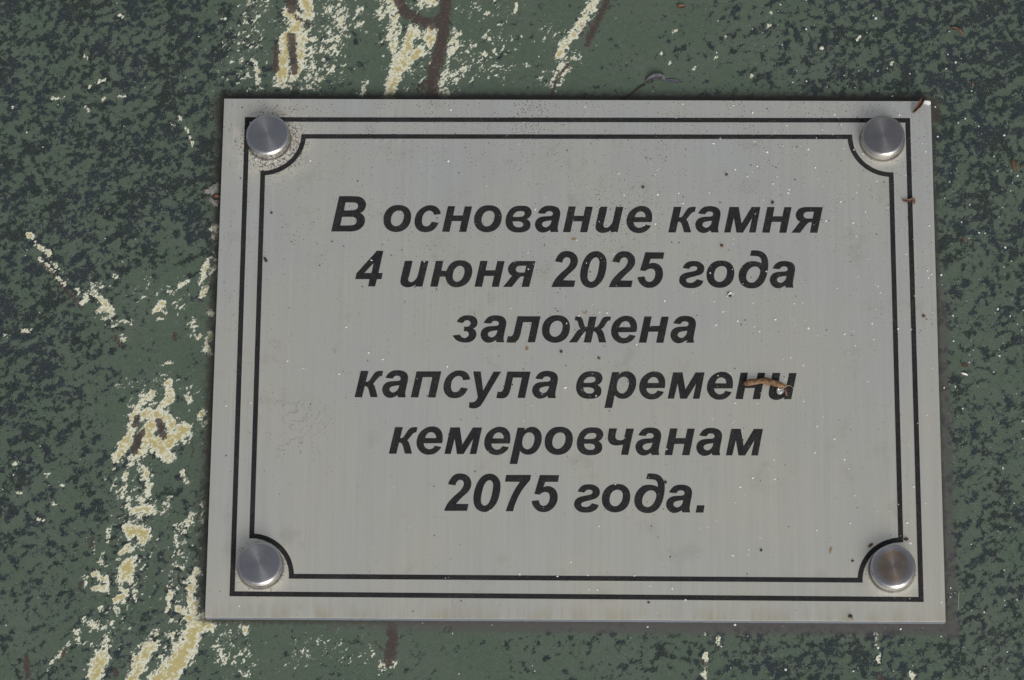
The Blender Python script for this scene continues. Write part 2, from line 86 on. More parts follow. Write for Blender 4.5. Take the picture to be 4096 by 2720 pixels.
 "г":[[[1.0,5.69],[1.12,5.99],[1.26,6.27],[1.43,6.53],[1.62,6.8],[1.83,7.05],[2.07,7.27],[2.37,7.44],[2.7,7.57],[3.03,7.67],[3.42,7.73],[3.81,7.76],[4.21,7.76],[4.56,7.75],[4.92,7.72],[5.27,7.65],[5.61,7.53],[5.93,7.37],[6.23,7.17],[6.49,6.95],[6.73,6.69],[6.91,6.39],[7.03,5.98],[7.07,5.55],[7.01,5.09],[6.85,4.65],[6.67,4.38],[6.45,4.13],[6.2,3.92],[5.91,3.75],[5.58,3.63],[5.24,3.52],[4.93,3.42],[4.61,3.33],[4.28,3.24],[3.96,3.16],[3.67,3.08],[3.37,3.0],[3.08,2.92],[2.79,2.81],[2.44,2.69],[2.15,2.5],[2.02,2.28],[1.96,2.05],[2.04,1.79],[2.2,1.58],[2.52,1.43],[2.89,1.38],[3.26,1.35],[3.63,1.38],[3.97,1.52],[4.27,1.72],[4.51,1.92],[4.73,2.16],[4.92,2.42],[6.74,1.96],[6.64,1.58],[6.49,1.25],[6.29,0.95],[6.04,0.69],[5.75,0.46],[5.44,0.27],[5.09,0.1],[4.73,-0.03],[4.37,-0.12],[4.05,-0.18],[3.73,-0.21],[3.41,-0.21],[3.09,-0.21],[2.74,-0.2],[2.39,-0.18],[2.04,-0.12],[1.71,-0.03],[1.42,0.11],[1.14,0.28],[0.88,0.47],[0.65,0.7],[0.4,1.0],[0.18,1.34],[0.04,1.7],[0.01,2.15],[0.08,2.6],[0.18,2.92],[0.32,3.23],[0.51,3.5],[0.77,3.75],[1.09,3.95],[1.41,4.12],[1.7,4.23],[1.99,4.32],[2.29,4.39],[2.59,4.46],[2.93,4.54],[3.28,4.6],[3.63,4.67],[3.97,4.75],[4.4,4.83],[4.77,5.0],[4.97,5.25],[5.08,5.54],[5.01,5.83],[4.83,6.08],[4.54,6.2],[4.2,6.23],[3.87,6.23],[3.56,6.15],[3.33,6.03],[3.13,5.87],[2.95,5.65],[2.81,5.39]]],
 "д":[[[3.7,10.94],[4.06,10.96],[4.42,10.96],[4.77,10.95],[5.13,10.93],[5.48,10.9],[5.84,10.84],[6.2,10.75],[6.56,10.62],[6.9,10.45],[7.21,10.22],[7.5,9.93],[7.74,9.61],[7.93,9.26],[8.09,8.88],[8.21,8.49],[8.28,8.16],[8.33,7.82],[8.36,7.48],[8.38,7.14],[8.38,6.83],[8.37,6.51],[8.35,6.2],[8.31,5.88],[8.27,5.57],[8.23,5.25],[8.18,4.94],[8.13,4.62],[8.06,4.31],[7.99,4.0],[7.9,3.65],[7.79,3.31],[7.68,2.98],[7.55,2.65],[7.41,2.33],[7.25,2.01],[7.08,1.7],[6.89,1.41],[6.68,1.15],[6.44,0.9],[6.19,0.66],[5.93,0.46],[5.65,0.28],[5.36,0.12],[5.06,-0.01],[4.75,-0.11],[4.44,-0.18],[4.12,-0.22],[3.79,-0.23],[3.47,-0.23],[3.12,-0.2],[2.77,-0.15],[2.42,-0.07],[2.09,0.05],[1.81,0.18],[1.54,0.33],[1.27,0.51],[1.04,0.71],[0.77,1.01],[0.54,1.36],[0.36,1.72],[0.24,2.01],[0.16,2.32],[0.09,2.63],[0.05,2.95],[0.03,3.36],[0.06,3.77],[0.12,4.18],[0.19,4.5],[0.29,4.82],[0.42,5.12],[0.55,5.42],[0.72,5.72],[0.9,6.01],[1.09,6.29],[1.31,6.55],[1.55,6.79],[1.82,7.02],[2.09,7.22],[2.39,7.39],[2.67,7.52],[2.96,7.61],[3.26,7.68],[3.56,7.74],[3.95,7.77],[4.34,7.77],[4.73,7.74],[5.06,7.69],[5.38,7.62],[5.69,7.52],[6.07,7.37],[6.43,7.19],[6.48,7.62],[6.44,8.03],[6.35,8.39],[6.18,8.71],[5.92,8.97],[5.6,9.15],[5.19,9.24],[4.75,9.26],[4.39,9.3],[4.03,9.33],[3.67,9.35],[3.31,9.37]],[[4.93,6.17],[5.29,6.05],[5.62,5.84],[5.87,5.51],[6.03,5.11],[6.07,4.72],[6.02,4.32],[5.95,3.98],[5.83,3.64],[5.69,3.31],[5.52,2.96],[5.33,2.61],[5.1,2.3],[4.87,2.04],[4.62,1.81],[4.34,1.63],[3.98,1.5],[3.6,1.45],[3.21,1.52],[2.86,1.67],[2.62,1.87],[2.42,2.12],[2.28,2.4],[2.2,2.84],[2.21,3.3],[2.26,3.68],[2.34,4.06],[2.46,4.42],[2.61,4.74],[2.79,5.04],[3.0,5.32],[3.26,5.58],[3.55,5.82],[3.86,6.0],[4.21,6.12],[4.57,6.19]]],
 "з":[[[1.1,5.88],[1.28,6.3],[1.52,6.66],[1.73,6.92],[1.98,7.14],[2.25,7.34],[2.55,7.51],[2.87,7.65],[3.2,7.75],[3.55,7.81],[3.91,7.82],[4.26,7.81],[4.62,7.8],[4.98,7.76],[5.33,7.69],[5.63,7.57],[5.92,7.43],[6.18,7.24],[6.5,6.91],[6.72,6.52],[6.82,6.11],[6.84,5.69],[6.79,5.23],[6.64,4.8],[6.41,4.49],[6.12,4.24],[5.86,4.07],[5.59,3.92],[5.95,3.73],[6.23,3.46],[6.44,3.1],[6.56,2.68],[6.59,2.24],[6.52,1.8],[6.41,1.48],[6.25,1.18],[6.05,0.91],[5.81,0.65],[5.52,0.42],[5.21,0.24],[4.94,0.12],[4.65,0.03],[4.35,-0.04],[4.05,-0.08],[3.74,-0.11],[3.42,-0.11],[3.1,-0.09],[2.78,-0.05],[2.48,-0.0],[2.18,0.07],[1.89,0.16],[1.61,0.27],[1.27,0.46],[0.94,0.68],[0.64,0.93],[0.39,1.23],[0.16,1.56],[-0.03,1.93],[1.98,2.24],[2.13,1.93],[2.33,1.66],[2.58,1.44],[2.87,1.28],[3.13,1.21],[3.4,1.2],[3.73,1.31],[4.03,1.51],[4.29,1.78],[4.45,2.12],[4.46,2.4],[4.39,2.67],[4.23,2.89],[4.01,3.06],[3.75,3.14],[3.48,3.17],[3.27,3.18],[3.05,3.17],[3.14,4.52],[3.46,4.5],[3.78,4.5],[4.17,4.54],[4.52,4.68],[4.74,4.92],[4.88,5.23],[4.92,5.51],[4.88,5.79],[4.72,6.04],[4.5,6.23],[4.24,6.35],[3.96,6.4],[3.63,6.36],[3.33,6.23],[3.11,6.02],[2.91,5.78],[2.79,5.66],[2.68,5.53]]],
 "л":[[[2.97,7.6],[9.4,7.61],[7.92,0.04],[5.85,0.03],[7.0,5.89],[4.58,5.88],[4.51,5.55],[4.44,5.23],[4.37,4.91],[4.31,4.58],[4.24,4.26],[4.17,3.93],[4.11,3.6],[4.06,3.26],[4.0,2.92],[3.93,2.59],[3.85,2.26],[3.74,1.88],[3.62,1.5],[3.46,1.15],[3.28,0.84],[3.07,0.56],[2.83,0.31],[2.48,0.09],[2.09,-0.06],[1.67,-0.11],[1.24,-0.1],[0.93,-0.09],[0.62,-0.07],[0.31,-0.03],[-0.0,0.02],[0.37,1.8],[0.64,1.76],[0.9,1.75],[1.18,1.75],[1.43,1.81],[1.64,2.0],[1.8,2.25],[1.93,2.56],[2.01,2.91],[2.08,3.25],[2.16,3.58],[2.23,3.92],[2.29,4.25],[2.36,4.59],[2.43,4.92],[2.5,5.26],[2.57,5.59],[2.64,5.92],[2.71,6.26],[2.77,6.59],[2.84,6.93],[2.91,7.26]]],
 "ж":[[[1.77,7.56],[2.14,7.6],[2.51,7.6],[2.84,7.57],[3.15,7.49],[3.44,7.31],[3.68,7.05],[3.87,6.66],[4.0,6.22],[4.07,5.88],[4.13,5.54],[4.22,5.22],[4.35,4.9],[4.54,4.64],[4.77,4.52],[5.05,4.47],[5.64,7.54],[7.71,7.55],[7.09,4.48],[7.37,4.46],[7.62,4.51],[7.9,4.72],[8.14,5.01],[8.34,5.3],[8.51,5.6],[8.67,5.91],[8.84,6.25],[9.0,6.6],[9.2,6.91],[9.45,7.19],[9.73,7.42],[10.04,7.51],[10.37,7.56],[10.7,7.6],[11.03,7.6],[11.36,7.58],[11.7,7.54],[11.43,6.37],[11.15,6.4],[10.9,6.34],[10.67,6.14],[10.48,5.86],[10.29,5.55],[10.13,5.23],[9.95,4.91],[9.75,4.62],[9.52,4.35],[9.23,4.12],[8.89,3.93],[9.12,3.71],[9.31,3.46],[9.49,3.14],[9.63,2.8],[9.74,2.5],[9.82,2.2],[9.9,1.89],[9.97,1.58],[10.06,1.28],[10.14,0.97],[10.22,0.66],[10.3,0.36],[10.38,0.05],[8.37,0.04],[8.27,0.44],[8.17,0.84],[8.07,1.24],[8.0,1.55],[7.93,1.86],[7.84,2.17],[7.73,2.46],[7.55,2.83],[7.3,3.12],[7.08,3.22],[6.82,3.26],[6.16,0.01],[4.13,0.02],[4.76,3.22],[4.53,3.15],[4.33,3.05],[4.04,2.72],[3.81,2.33],[3.59,2.01],[3.38,1.7],[3.17,1.38],[2.99,1.1],[2.8,0.83],[2.61,0.56],[2.42,0.28],[2.22,0.01],[0.0,-0.0],[0.22,0.28],[0.43,0.56],[0.65,0.84],[0.85,1.13],[1.05,1.42],[1.23,1.69],[1.39,1.96],[1.55,2.23],[1.72,2.5],[1.9,2.76],[2.14,3.14],[2.42,3.49],[2.63,3.64],[2.85,3.77],[3.05,3.86],[3.27,3.93],[3.06,4.17],[2.9,4.43],[2.74,4.86],[2.63,5.32],[2.56,5.66],[2.47,5.99],[2.35,6.17],[2.2,6.32],[1.94,6.41],[1.61,6.37]]],
 "п":[[[1.45,7.53],[8.32,7.57],[6.81,0.02],[4.75,0.03],[5.83,5.9],[3.22,5.88],[2.06,0.01],[-0.0,0.04]]],
 "у":[[[1.09,7.58],[3.18,7.59],[3.91,2.11],[6.73,7.57],[8.84,7.58],[8.69,7.31],[8.53,7.04],[8.38,6.77],[8.22,6.5],[8.07,6.22],[7.91,5.95],[7.76,5.68],[7.6,5.41],[7.45,5.14],[7.3,4.86],[7.14,4.59],[6.99,4.32],[6.84,4.04],[6.69,3.77],[6.54,3.51],[6.39,3.24],[6.25,2.97],[6.1,2.71],[5.95,2.44],[5.81,2.17],[5.66,1.91],[5.51,1.64],[5.37,1.37],[5.22,1.11],[5.08,0.84],[4.93,0.57],[4.78,0.3],[4.64,0.03],[4.5,-0.24],[4.36,-0.51],[4.21,-0.77],[4.06,-1.04],[3.9,-1.3],[3.73,-1.57],[3.56,-1.85],[3.38,-2.11],[3.17,-2.34],[2.89,-2.57],[2.57,-2.75],[2.23,-2.9],[1.92,-2.99],[1.6,-3.05],[1.29,-3.07],[0.97,-3.04],[0.66,-2.98],[0.35,-2.88],[0.04,-2.74],[0.15,-1.26],[0.5,-1.31],[0.83,-1.31],[1.16,-1.26],[1.49,-1.15],[1.79,-0.98],[2.02,-0.73],[2.2,-0.43],[2.33,-0.14],[2.4,0.18],[2.4,0.42],[2.35,0.67]]],
 "р":[[[2.1,7.6],[4.08,7.61],[4.0,6.86],[4.3,7.19],[4.63,7.45],[4.9,7.59],[5.19,7.7],[5.48,7.78],[5.79,7.84],[6.11,7.86],[6.43,7.84],[6.76,7.78],[7.08,7.67],[7.38,7.52],[7.69,7.3],[7.98,7.04],[8.22,6.75],[8.43,6.41],[8.58,6.04],[8.7,5.65],[8.76,5.33],[8.78,5.0],[8.78,4.66],[8.77,4.33],[8.73,3.97],[8.67,3.61],[8.59,3.25],[8.48,2.9],[8.37,2.59],[8.23,2.28],[8.07,1.98],[7.9,1.69],[7.7,1.39],[7.47,1.09],[7.22,0.82],[6.95,0.59],[6.62,0.36],[6.27,0.17],[5.9,0.03],[5.56,-0.05],[5.2,-0.08],[4.85,-0.08],[4.52,-0.05],[4.2,0.02],[3.9,0.13],[3.57,0.3],[3.27,0.51],[3.04,0.72],[2.84,0.95],[2.11,-2.73],[0.0,-2.72]],[[5.37,6.27],[5.76,6.2],[6.11,6.02],[6.38,5.75],[6.59,5.42],[6.71,5.05],[6.77,4.65],[6.76,4.32],[6.71,3.99],[6.64,3.66],[6.55,3.28],[6.43,2.91],[6.27,2.56],[6.09,2.25],[5.88,1.96],[5.64,1.73],[5.26,1.53],[4.85,1.45],[4.46,1.54],[4.11,1.72],[3.81,1.99],[3.58,2.33],[3.46,2.7],[3.4,3.09],[3.41,3.53],[3.47,3.97],[3.52,4.29],[3.58,4.6],[3.67,4.9],[3.79,5.19],[3.97,5.47],[4.18,5.74],[4.42,5.96],[4.72,6.13],[5.05,6.24]]],
 "ч":[[[0.38,7.54],[2.54,7.53],[2.44,7.19],[2.36,6.84],[2.29,6.49],[2.22,6.14],[2.15,5.81],[2.09,5.48],[2.09,5.15],[2.13,4.87],[2.22,4.61],[2.45,4.38],[2.75,4.23],[3.11,4.16],[3.48,4.16],[3.9,4.22],[4.32,4.35],[5.06,7.51],[7.14,7.49],[5.58,0.01],[3.57,0.03],[4.16,2.9],[3.87,2.85],[3.57,2.8],[3.27,2.77],[2.96,2.73],[2.64,2.69],[2.33,2.68],[2.01,2.7],[1.69,2.73],[1.38,2.81],[1.08,2.93],[0.79,3.09],[0.54,3.29],[0.34,3.55],[0.19,3.85],[0.07,4.16],[0.01,4.48],[-0.01,4.81],[-0.0,5.14],[0.02,5.47],[0.06,5.8],[0.12,6.12],[0.17,6.45],[0.24,6.82],[0.31,7.18]]],
 "7":[[[0.19,10.25],[7.05,10.29],[6.74,8.77],[6.54,8.54],[6.34,8.3],[6.15,8.06],[5.95,7.82],[5.76,7.58],[5.55,7.3],[5.33,7.03],[5.12,6.74],[4.92,6.46],[4.73,6.17],[4.56,5.91],[4.4,5.64],[4.24,5.37],[4.09,5.1],[3.94,4.82],[3.8,4.55],[3.64,4.23],[3.5,3.91],[3.35,3.58],[3.22,3.25],[3.08,2.92],[2.95,2.58],[2.81,2.23],[2.69,1.88],[2.57,1.52],[2.49,1.22],[2.4,0.92],[2.33,0.62],[2.26,0.32],[2.19,0.01],[0.17,0.02],[0.27,0.34],[0.37,0.66],[0.48,0.98],[0.58,1.3],[0.69,1.62],[0.81,1.94],[0.92,2.27],[1.04,2.59],[1.16,2.92],[1.28,3.24],[1.41,3.56],[1.53,3.87],[1.66,4.18],[1.8,4.49],[1.94,4.79],[2.08,5.1],[2.22,5.4],[2.38,5.71],[2.54,6.01],[2.7,6.32],[2.87,6.62],[3.05,6.92],[3.23,7.21],[3.42,7.49],[3.62,7.77],[3.82,8.05],[4.03,8.33],[-0.09,8.33]]],
 ".":[[[0.38,2.05],[2.44,2.07],[2.14,0.02],[0.0,0.01]]]}
TEXT = [["В основание камня",[["В",-68.64,35.35],["о",-53.99,35.37],["с",-45.28,35.39],["н",-37.58,35.4],["о",-28.59,35.42],["в",-19.81,35.43],["а",-11.59,35.45],["н",-3.73,35.46],["и",5.38,35.48],["е",14.03,35.49],["к",25.7,35.51],["а",33.27,35.53],["м",41.31,35.54],["н",51.91,35.56],["я",60.03,35.57]]],
 ["4 июня 2025 года",[["4",-61.52,19.2],["и",-48.96,19.22],["ю",-40.62,19.24],["н",-28.28,19.26],["я",-20.35,19.27],["2",-6.88,19.3],["0",1.12,19.31],["2",9.09,19.33],["5",17.1,19.34],["г",28.66,19.36],["о",36.36,19.38],["д",45.16,19.39],["а",53.88,19.41]]],
 ["заложена",[["з",-34.13,3.11],["а",-26.39,3.13],["л",-19.21,3.14],["о",-9.33,3.16],["ж",-1.94,3.18],["е",9.75,3.2],["н",17.44,3.22],["а",26.19,3.24]]],
 ["капсула времени",[["к",-60.96,-12.92],["а",-53.35,-12.92],["п",-45.43,-12.92],["с",-36.41,-12.92],["у",-29.4,-12.91],["л",-21.85,-12.91],["а",-11.97,-12.91],["в",0.15,-12.9],["р",7.94,-12.9],["е",17.5,-12.9],["м",25.34,-12.89],["е",36.16,-12.89],["н",43.96,-12.89],["и",53.15,-12.88]]],
 ["кемеровчанам",[["к",-51.17,-29.0],["е",-43.62,-29.0],["м",-35.91,-29.0],["е",-25.04,-28.99],["р",-17.99,-28.99],["о",-8.37,-28.99],["в",0.4,-28.99],["ч",8.91,-28.98],["а",16.46,-28.98],["н",24.45,-28.98],["а",33.14,-28.98],["м",41.22,-28.98]]],
 ["2075 года.",[["2",-35.75,-45.07],["0",-27.79,-45.08],["7",-19.1,-45.09],["5",-11.87,-45.1],["г",-0.31,-45.11],["о",7.36,-45.12],["д",16.09,-45.13],["а",24.82,-45.14],[".",32.84,-45.15]]]]
STROKES = [
 ["cream",[[-92.5,104.7],[-93.6,98.3],[-95.0,91.4],[-95.3,85.1]],9,0.4],
 ["cream",[[-78.1,109.4],[-77.8,104.8],[-77.3,102.5]],2.6,1.0],
 ["cream",[[-82.2,102.5],[-80.0,98.4],[-80.9,95.6]],3.2,0.9],
 ["cream",[[-83.1,95.6],[-83.7,89.2],[-84.4,82.4]],2.4,1.0],
 ["cream",[[-78.6,94.7],[-79.2,87.4],[-80.4,82.9]],2.6,0.85],
 ["cream",[[-78.2,97.4],[-75.1,92.9],[-76.2,87.0],[-74.8,82.0]],5,0.55],
 ["cream",[[-69.5,104.8],[-70.6,97.5],[-71.7,91.5],[-69.8,85.2]],7,0.45],
 ["cream",[[-91.5,86.5],[-90.6,79.7]],1.2,0.75],
 ["cream",[[-86.2,80.4],[-76.5,79.3]],1.2,0.6],
 ["cream",[[-149.5,75.9],[-146.1,76.4]],0.75,0.72],
 ["cream",[[-139.1,79.4],[-135.8,81.5]],0.75,0.72],
 ["cream",[[-141.0,89.5],[-139.7,88.1]],0.75,0.72],
 ["cream",[[-130.5,76.7],[-128.4,77.0]],0.75,0.72],
 ["cream",[[-135.1,75.8],[-134.5,76.0]],0.75,0.72],
 ["cream",[[-139.9,73.4],[-138.8,72.2]],0.75,0.72],
 ["cream",[[-114.9,68.4],[-114.4,68.1]],0.75,0.72],
 ["cream",[[-112.9,70.6],[-112.4,70.1]],0.75,0.72],
 ["cream",[[-110.9,67.0],[-108.8,62.0]],0.75,0.72],
 ["cream",[[-137.4,80.4],[-134.1,82.2]],0.75,0.72],
 ["cream",[[-131.6,101.6],[-130.5,101.4]],0.75,0.72],
 ["cream",[[-101.5,100.8],[-100.5,100.6]],0.75,0.72],
 ["cream",[[-160.8,73.5],[-160.4,73.3]],0.75,0.72],
 ["cream",[[-69.8,104.3],[-67.2,100.7],[-68.3,95.7],[-70.3,91.5]],4,0.6],
 ["cream",[[-62.6,103.9],[-63.3,100.7],[-61.6,98.0]],2.2,0.6],
 ["cream",[[-56.6,102.1],[-54.5,105.8],[-55.4,108.1]],2.4,0.7],
 ["cream",[[-52.4,106.2],[-52.7,98.0],[-52.7,91.6],[-51.2,87.5],[-53.6,81.2]],2.2,0.78],
 ["cream",[[-41.8,97.6],[-42.0,93.9]],2.2,1.05],
 ["cream",[[-46.7,97.1],[-48.3,93.0],[-48.9,88.0],[-50.7,85.2]],2.6,0.92],
 ["cream",[[-44.9,91.2],[-47.4,88.9],[-49.9,86.6]],2.4,0.95],
 ["cream",[[-45.1,105.3],[-40.9,105.8],[-44.8,107.2]],1.8,0.75],
 ["cream",[[-51.5,83.0],[-52.7,79.8],[-53.5,76.6]],2.0,0.98],
 ["cream",[[-60.3,81.1],[-61.5,77.5]],1.8,0.6],
 ["cream",[[-34.8,96.2],[-36.0,89.8],[-33.9,93.0]],3.0,0.62],
 ["cream",[[-32.5,85.8],[-34.6,82.1]],2.2,0.68],
 ["cream",[[-38.0,83.5],[-39.2,79.4],[-37.1,77.6]],2.6,0.7],
 ["cream",[[-29.6,89.4],[-24.5,84.9],[-20.3,85.8]],5,0.42],
 ["cream",[[-32.8,102.6],[-24.7,104.0],[-17.5,105.0]],4,0.4],
 ["cream",[[-17.5,105.4],[-17.5,103.6]],0.9,0.7],
 ["cream",[[-25.9,95.8],[-25.0,95.4]],1.2,0.7],
 ["cream",[[-22.1,99.2],[-21.9,98.8]],0.8,0.75],
 ["cream",[[-26.0,90.3],[-26.7,89.0]],1.3,0.7],
 ["cream",[[5.9,107.8],[3.8,104.1],[0.8,99.1]],2.6,0.75],
 ["cream",[[-0.5,97.3],[-3.4,93.6],[-5.1,90.4]],2.2,0.8],
 ["cream",[[-4.7,88.6],[-5.1,85.0],[-6.7,80.9]],2.2,0.7],
 ["cream",[[-0.0,90.4],[-1.7,87.2],[-4.2,83.2]],2.2,0.55],
 ["cream",[[-9.3,85.0],[-10.9,81.8]],1.6,0.5],
 ["cream",[[-14.8,87.2],[-13.9,86.7]],1.0,0.65],
 ["cream",[[-51.0,99.8],[-46.5,87.5],[-33.8,87.1],[-23.3,93.1]],11,0.38],
 ["cream",[[-8.5,97.7],[-2.1,88.6]],6,0.36],
 ["cream",[[27.5,96.9],[27.7,96.7]],1.0,0.6],
 ["cream",[[-154.4,35.3],[-152.9,34.1]],0.9,0.9],
 ["cream",[[-152.0,32.2],[-149.7,30.7],[-147.8,28.8]],0.8,0.9],
 ["cream",[[-148.9,30.3],[-147.6,29.4]],1.0,0.9],
 ["cream",[[-150.5,27.9],[-146.6,24.1]],0.6,1.0],
 ["cream",[[-147.1,27.0],[-144.2,24.1]],0.6,0.85],
 ["cream",[[-145.6,22.9],[-143.2,20.3]],0.6,1.0],
 ["cream",[[-142.4,22.3],[-142.0,21.6]],0.8,0.6],
 ["cream",[[-139.3,18.7],[-136.9,15.9],[-138.3,15.1]],1.4,0.65],
 ["cream",[[-135.0,18.5],[-132.1,15.5],[-129.5,12.0]],1.5,0.85],
 ["cream",[[-133.2,13.0],[-131.1,10.9]],2.2,0.62],
 ["cream",[[-129.4,8.8],[-124.2,9.5]],1.4,0.55],
 ["cream",[[-126.4,5.5],[-126.0,4.2]],1.0,0.75],
 ["cream",[[-117.5,13.1],[-115.6,14.8],[-115.1,12.7]],1.4,0.8],
 ["cream",[[-110.6,20.3],[-109.0,21.1]],1.2,0.75],
 ["cream",[[-114.1,18.4],[-113.3,18.0]],0.9,0.75],
 ["cream",[[-116.4,10.4],[-115.0,10.4]],0.8,0.8],
 ["cream",[[-121.0,19.0],[-114.8,16.9],[-110.7,14.4]],6,0.36],
 ["cream",[[-135.5,20.6],[-133.1,19.8]],1.2,0.6],
 ["cream",[[-129.8,22.9],[-128.4,22.7]],0.8,0.65],
 ["cream",[[-153.9,6.7],[-152.5,6.7]],1.0,0.7],
 ["cream",[[-158.9,5.8],[-158.5,5.3]],1.0,0.65],
 ["cream",[[-103.6,26.7],[-104.6,23.3],[-105.0,21.2]],1.3,0.8],
 ["cream",[[-103.7,19.5],[-104.8,16.9]],1.3,0.75],
 ["cream",[[-106.5,9.8],[-106.6,6.0],[-104.8,5.2]],1.4,0.7],
 ["cream",[[-101.5,37.3],[-100.6,34.3]],2.2,0.7],
 ["cream",[[-101.6,28.0],[-101.0,23.7]],2.6,0.62],
 ["cream",[[-101.6,6.0],[-102.7,2.3],[-101.8,0.2]],1.8,0.75],
 ["cream",[[-102.6,12.8],[-101.0,11.1]],1.6,0.6],
 ["cream",[[-113.7,-2.4],[-112.5,-2.4]],1.0,0.65],
 ["cream",[[-115.9,-6.1],[-111.8,-8.2],[-103.8,-9.0]],5,0.36],
 ["cream",[[-113.0,-8.6],[-112.1,-12.3],[-115.1,-16.1]],2.0,0.85],
 ["cream",[[-117.7,-11.5],[-120.4,-13.6],[-122.2,-17.7]],2.0,0.8],
 ["cream",[[-127.0,-8.7],[-125.3,-9.5]],1.0,0.65],
 ["cream",[[-106.9,-12.3],[-106.7,-13.5]],1.4,0.7],
 ["cream",[[-103.2,-16.8],[-103.5,-18.9]],1.8,0.72],
 ["cream",[[-119.4,-17.7],[-116.3,-16.9],[-113.4,-18.1],[-111.4,-20.6]],2.2,0.95],
 ["cream",[[-116.9,-20.2],[-118.0,-23.9],[-116.3,-26.3]],2.6,1.0],
 ["cream",[[-108.9,-22.6],[-112.0,-24.7],[-114.3,-26.3]],2.8,1.0],
 ["cream",[[-119.6,-12.4],[-115.3,-20.6],[-107.3,-22.6]],8,0.42],
 ["cream",[[-122.5,-20.6],[-123.1,-24.7],[-125.0,-26.4]],2.2,0.85],
 ["cream",[[-107.9,-21.7],[-110.6,-23.7],[-114.3,-25.2]],3.0,1.0],
 ["cream",[[-113.7,-27.6],[-112.3,-29.0]],2.6,0.98],
 ["cream",[[-118.0,-25.2],[-119.3,-28.1],[-122.0,-30.5]],2.0,0.85],
 ["cream",[[-124.5,-26.2],[-126.3,-29.6]],2.2,0.9],
 ["cream",[[-118.6,-33.4],[-118.1,-34.9]],2.2,0.85],
 ["cream",[[-123.7,-34.4],[-124.0,-38.7],[-122.5,-41.1]],1.6,0.7],
 ["cream",[[-117.1,-37.3],[-117.4,-41.1],[-119.2,-41.6]],1.8,0.7],
 ["cream",[[-121.4,-44.5],[-118.6,-44.9],[-116.3,-44.5]],2.2,0.85],
 ["cream",[[-111.3,-41.6],[-113.5,-45.4]],2.0,0.6],
 ["cream",[[-108.3,-33.4],[-106.4,-36.7]],1.0,0.7],
 ["cream",[[-128.3,-35.9],[-126.9,-35.9]],1.0,0.65],
 ["cream",[[-121.6,-50.2],[-117.9,-51.2]],2.8,1.08],
 ["cream",[[-116.5,-51.6],[-118.2,-53.5]],1.6,0.8],
 ["cream",[[-123.7,-56.2],[-121.9,-55.2]],1.5,0.85],
 ["cream",[[-122.1,-60.2],[-122.3,-62.6]],2.9,1.08],
 ["cream",[[-124.0,-58.8],[-119.9,-58.3]],1.0,0.75],
 ["cream",[[-130.8,-62.6],[-127.5,-64.5],[-126.9,-66.9],[-130.6,-66.4]],1.4,0.85],
 ["cream",[[-124.5,-69.7],[-122.3,-67.8]],1.8,0.88],
 ["cream",[[-120.0,-65.9],[-119.4,-68.7]],1.4,0.65],
 ["cream",[[-124.8,-72.5],[-124.4,-72.7]],1.6,0.7],
 ["cream",[[-129.0,-72.1],[-128.7,-72.5]],1.3,0.7],
 ["cream",[[-133.0,-75.8],[-130.1,-77.2],[-127.8,-77.2]],1.5,0.72],
 ["cream",[[-135.1,-78.7],[-133.6,-81.9]],1.6,0.6],
 ["cream",[[-136.8,-82.0],[-141.6,-87.1],[-142.4,-89.5]],1.0,0.65],
 ["cream",[[-127.9,-85.2],[-129.1,-88.9],[-129.9,-92.6]],2.6,1.0],
 ["cream",[[-126.4,-79.5],[-126.6,-83.3]],1.4,0.7],
 ["cream",[[-99.8,-75.6],[-103.0,-77.5],[-104.2,-81.7]],3.4,1.0],
 ["cream",[[-105.1,-82.7],[-107.2,-86.9],[-111.1,-91.6],[-113.8,-94.4]],3.8,1.08],
 ["cream",[[-103.7,-71.0],[-104.4,-75.2]],2.2,0.9],
 ["cream",[[-107.8,-71.9],[-105.0,-73.3]],1.8,0.75],
 ["cream",[[-114.7,-82.7],[-117.3,-86.0],[-119.0,-90.7]],2.8,0.92],
 ["cream",[[-111.4,-85.1],[-112.7,-86.9]],1.3,0.6],
 ["cream",[[-114.4,-79.5],[-113.5,-79.0]],1.4,0.7],
 ["cream",[[-109.3,-79.4],[-106.1,-80.4]],1.8,0.65],
 ["cream",[[-102.6,-61.5],[-104.8,-66.2],[-104.1,-71.0]],1.8,0.85],
 ["cream",[[-110.3,-66.3],[-110.1,-71.9]],1.6,0.68],
 ["cream",[[-109.1,-48.7],[-108.8,-56.8],[-109.5,-63.4]],1.4,0.58],
 ["cream",[[-105.1,-45.8],[-105.9,-48.2]],1.6,0.68],
 ["cream",[[-101.9,-42.9],[-102.2,-47.2]],1.4,0.6],
 ["cream",[[-106.8,-49.2],[-109.5,-51.6]],1.4,0.62],
 ["cream",[[-129.2,-57.4],[-128.8,-60.3]],1.2,0.72],
 ["cream",[[-131.7,-53.6],[-131.1,-56.5]],0.9,0.6],
 ["cream",[[-127.7,-49.3],[-127.8,-53.6]],0.9,0.6],
 ["cream",[[-90.1,-77.0],[-89.1,-77.9]],1.6,0.78],
 ["cream",[[-96.3,-83.1],[-95.3,-86.8]],2.4,0.58],
 ["cream",[[-88.0,-83.5],[-87.5,-84.4]],1.6,0.6],
 ["cream",[[-97.0,-77.5],[-91.2,-84.5],[-88.8,-89.1]],7,0.4],
 ["cream",[[-123.1,-37.3],[-119.1,-54.0],[-121.3,-68.2],[-128.2,-80.0]],8,0.38],
 ["cream",[[-106.3,-49.2],[-107.9,-68.2],[-111.9,-84.6]],6,0.36],
 ["cream",[[-133.6,-63.6],[-133.0,-65.5]],1.3,0.6],
 ["cream",[[-52.2,-87.9],[-48.5,-86.0]],2.2,0.6],
 ["cream",[[-74.7,-84.8],[-68.4,-80.6],[-57.3,-84.7]],6,0.34],
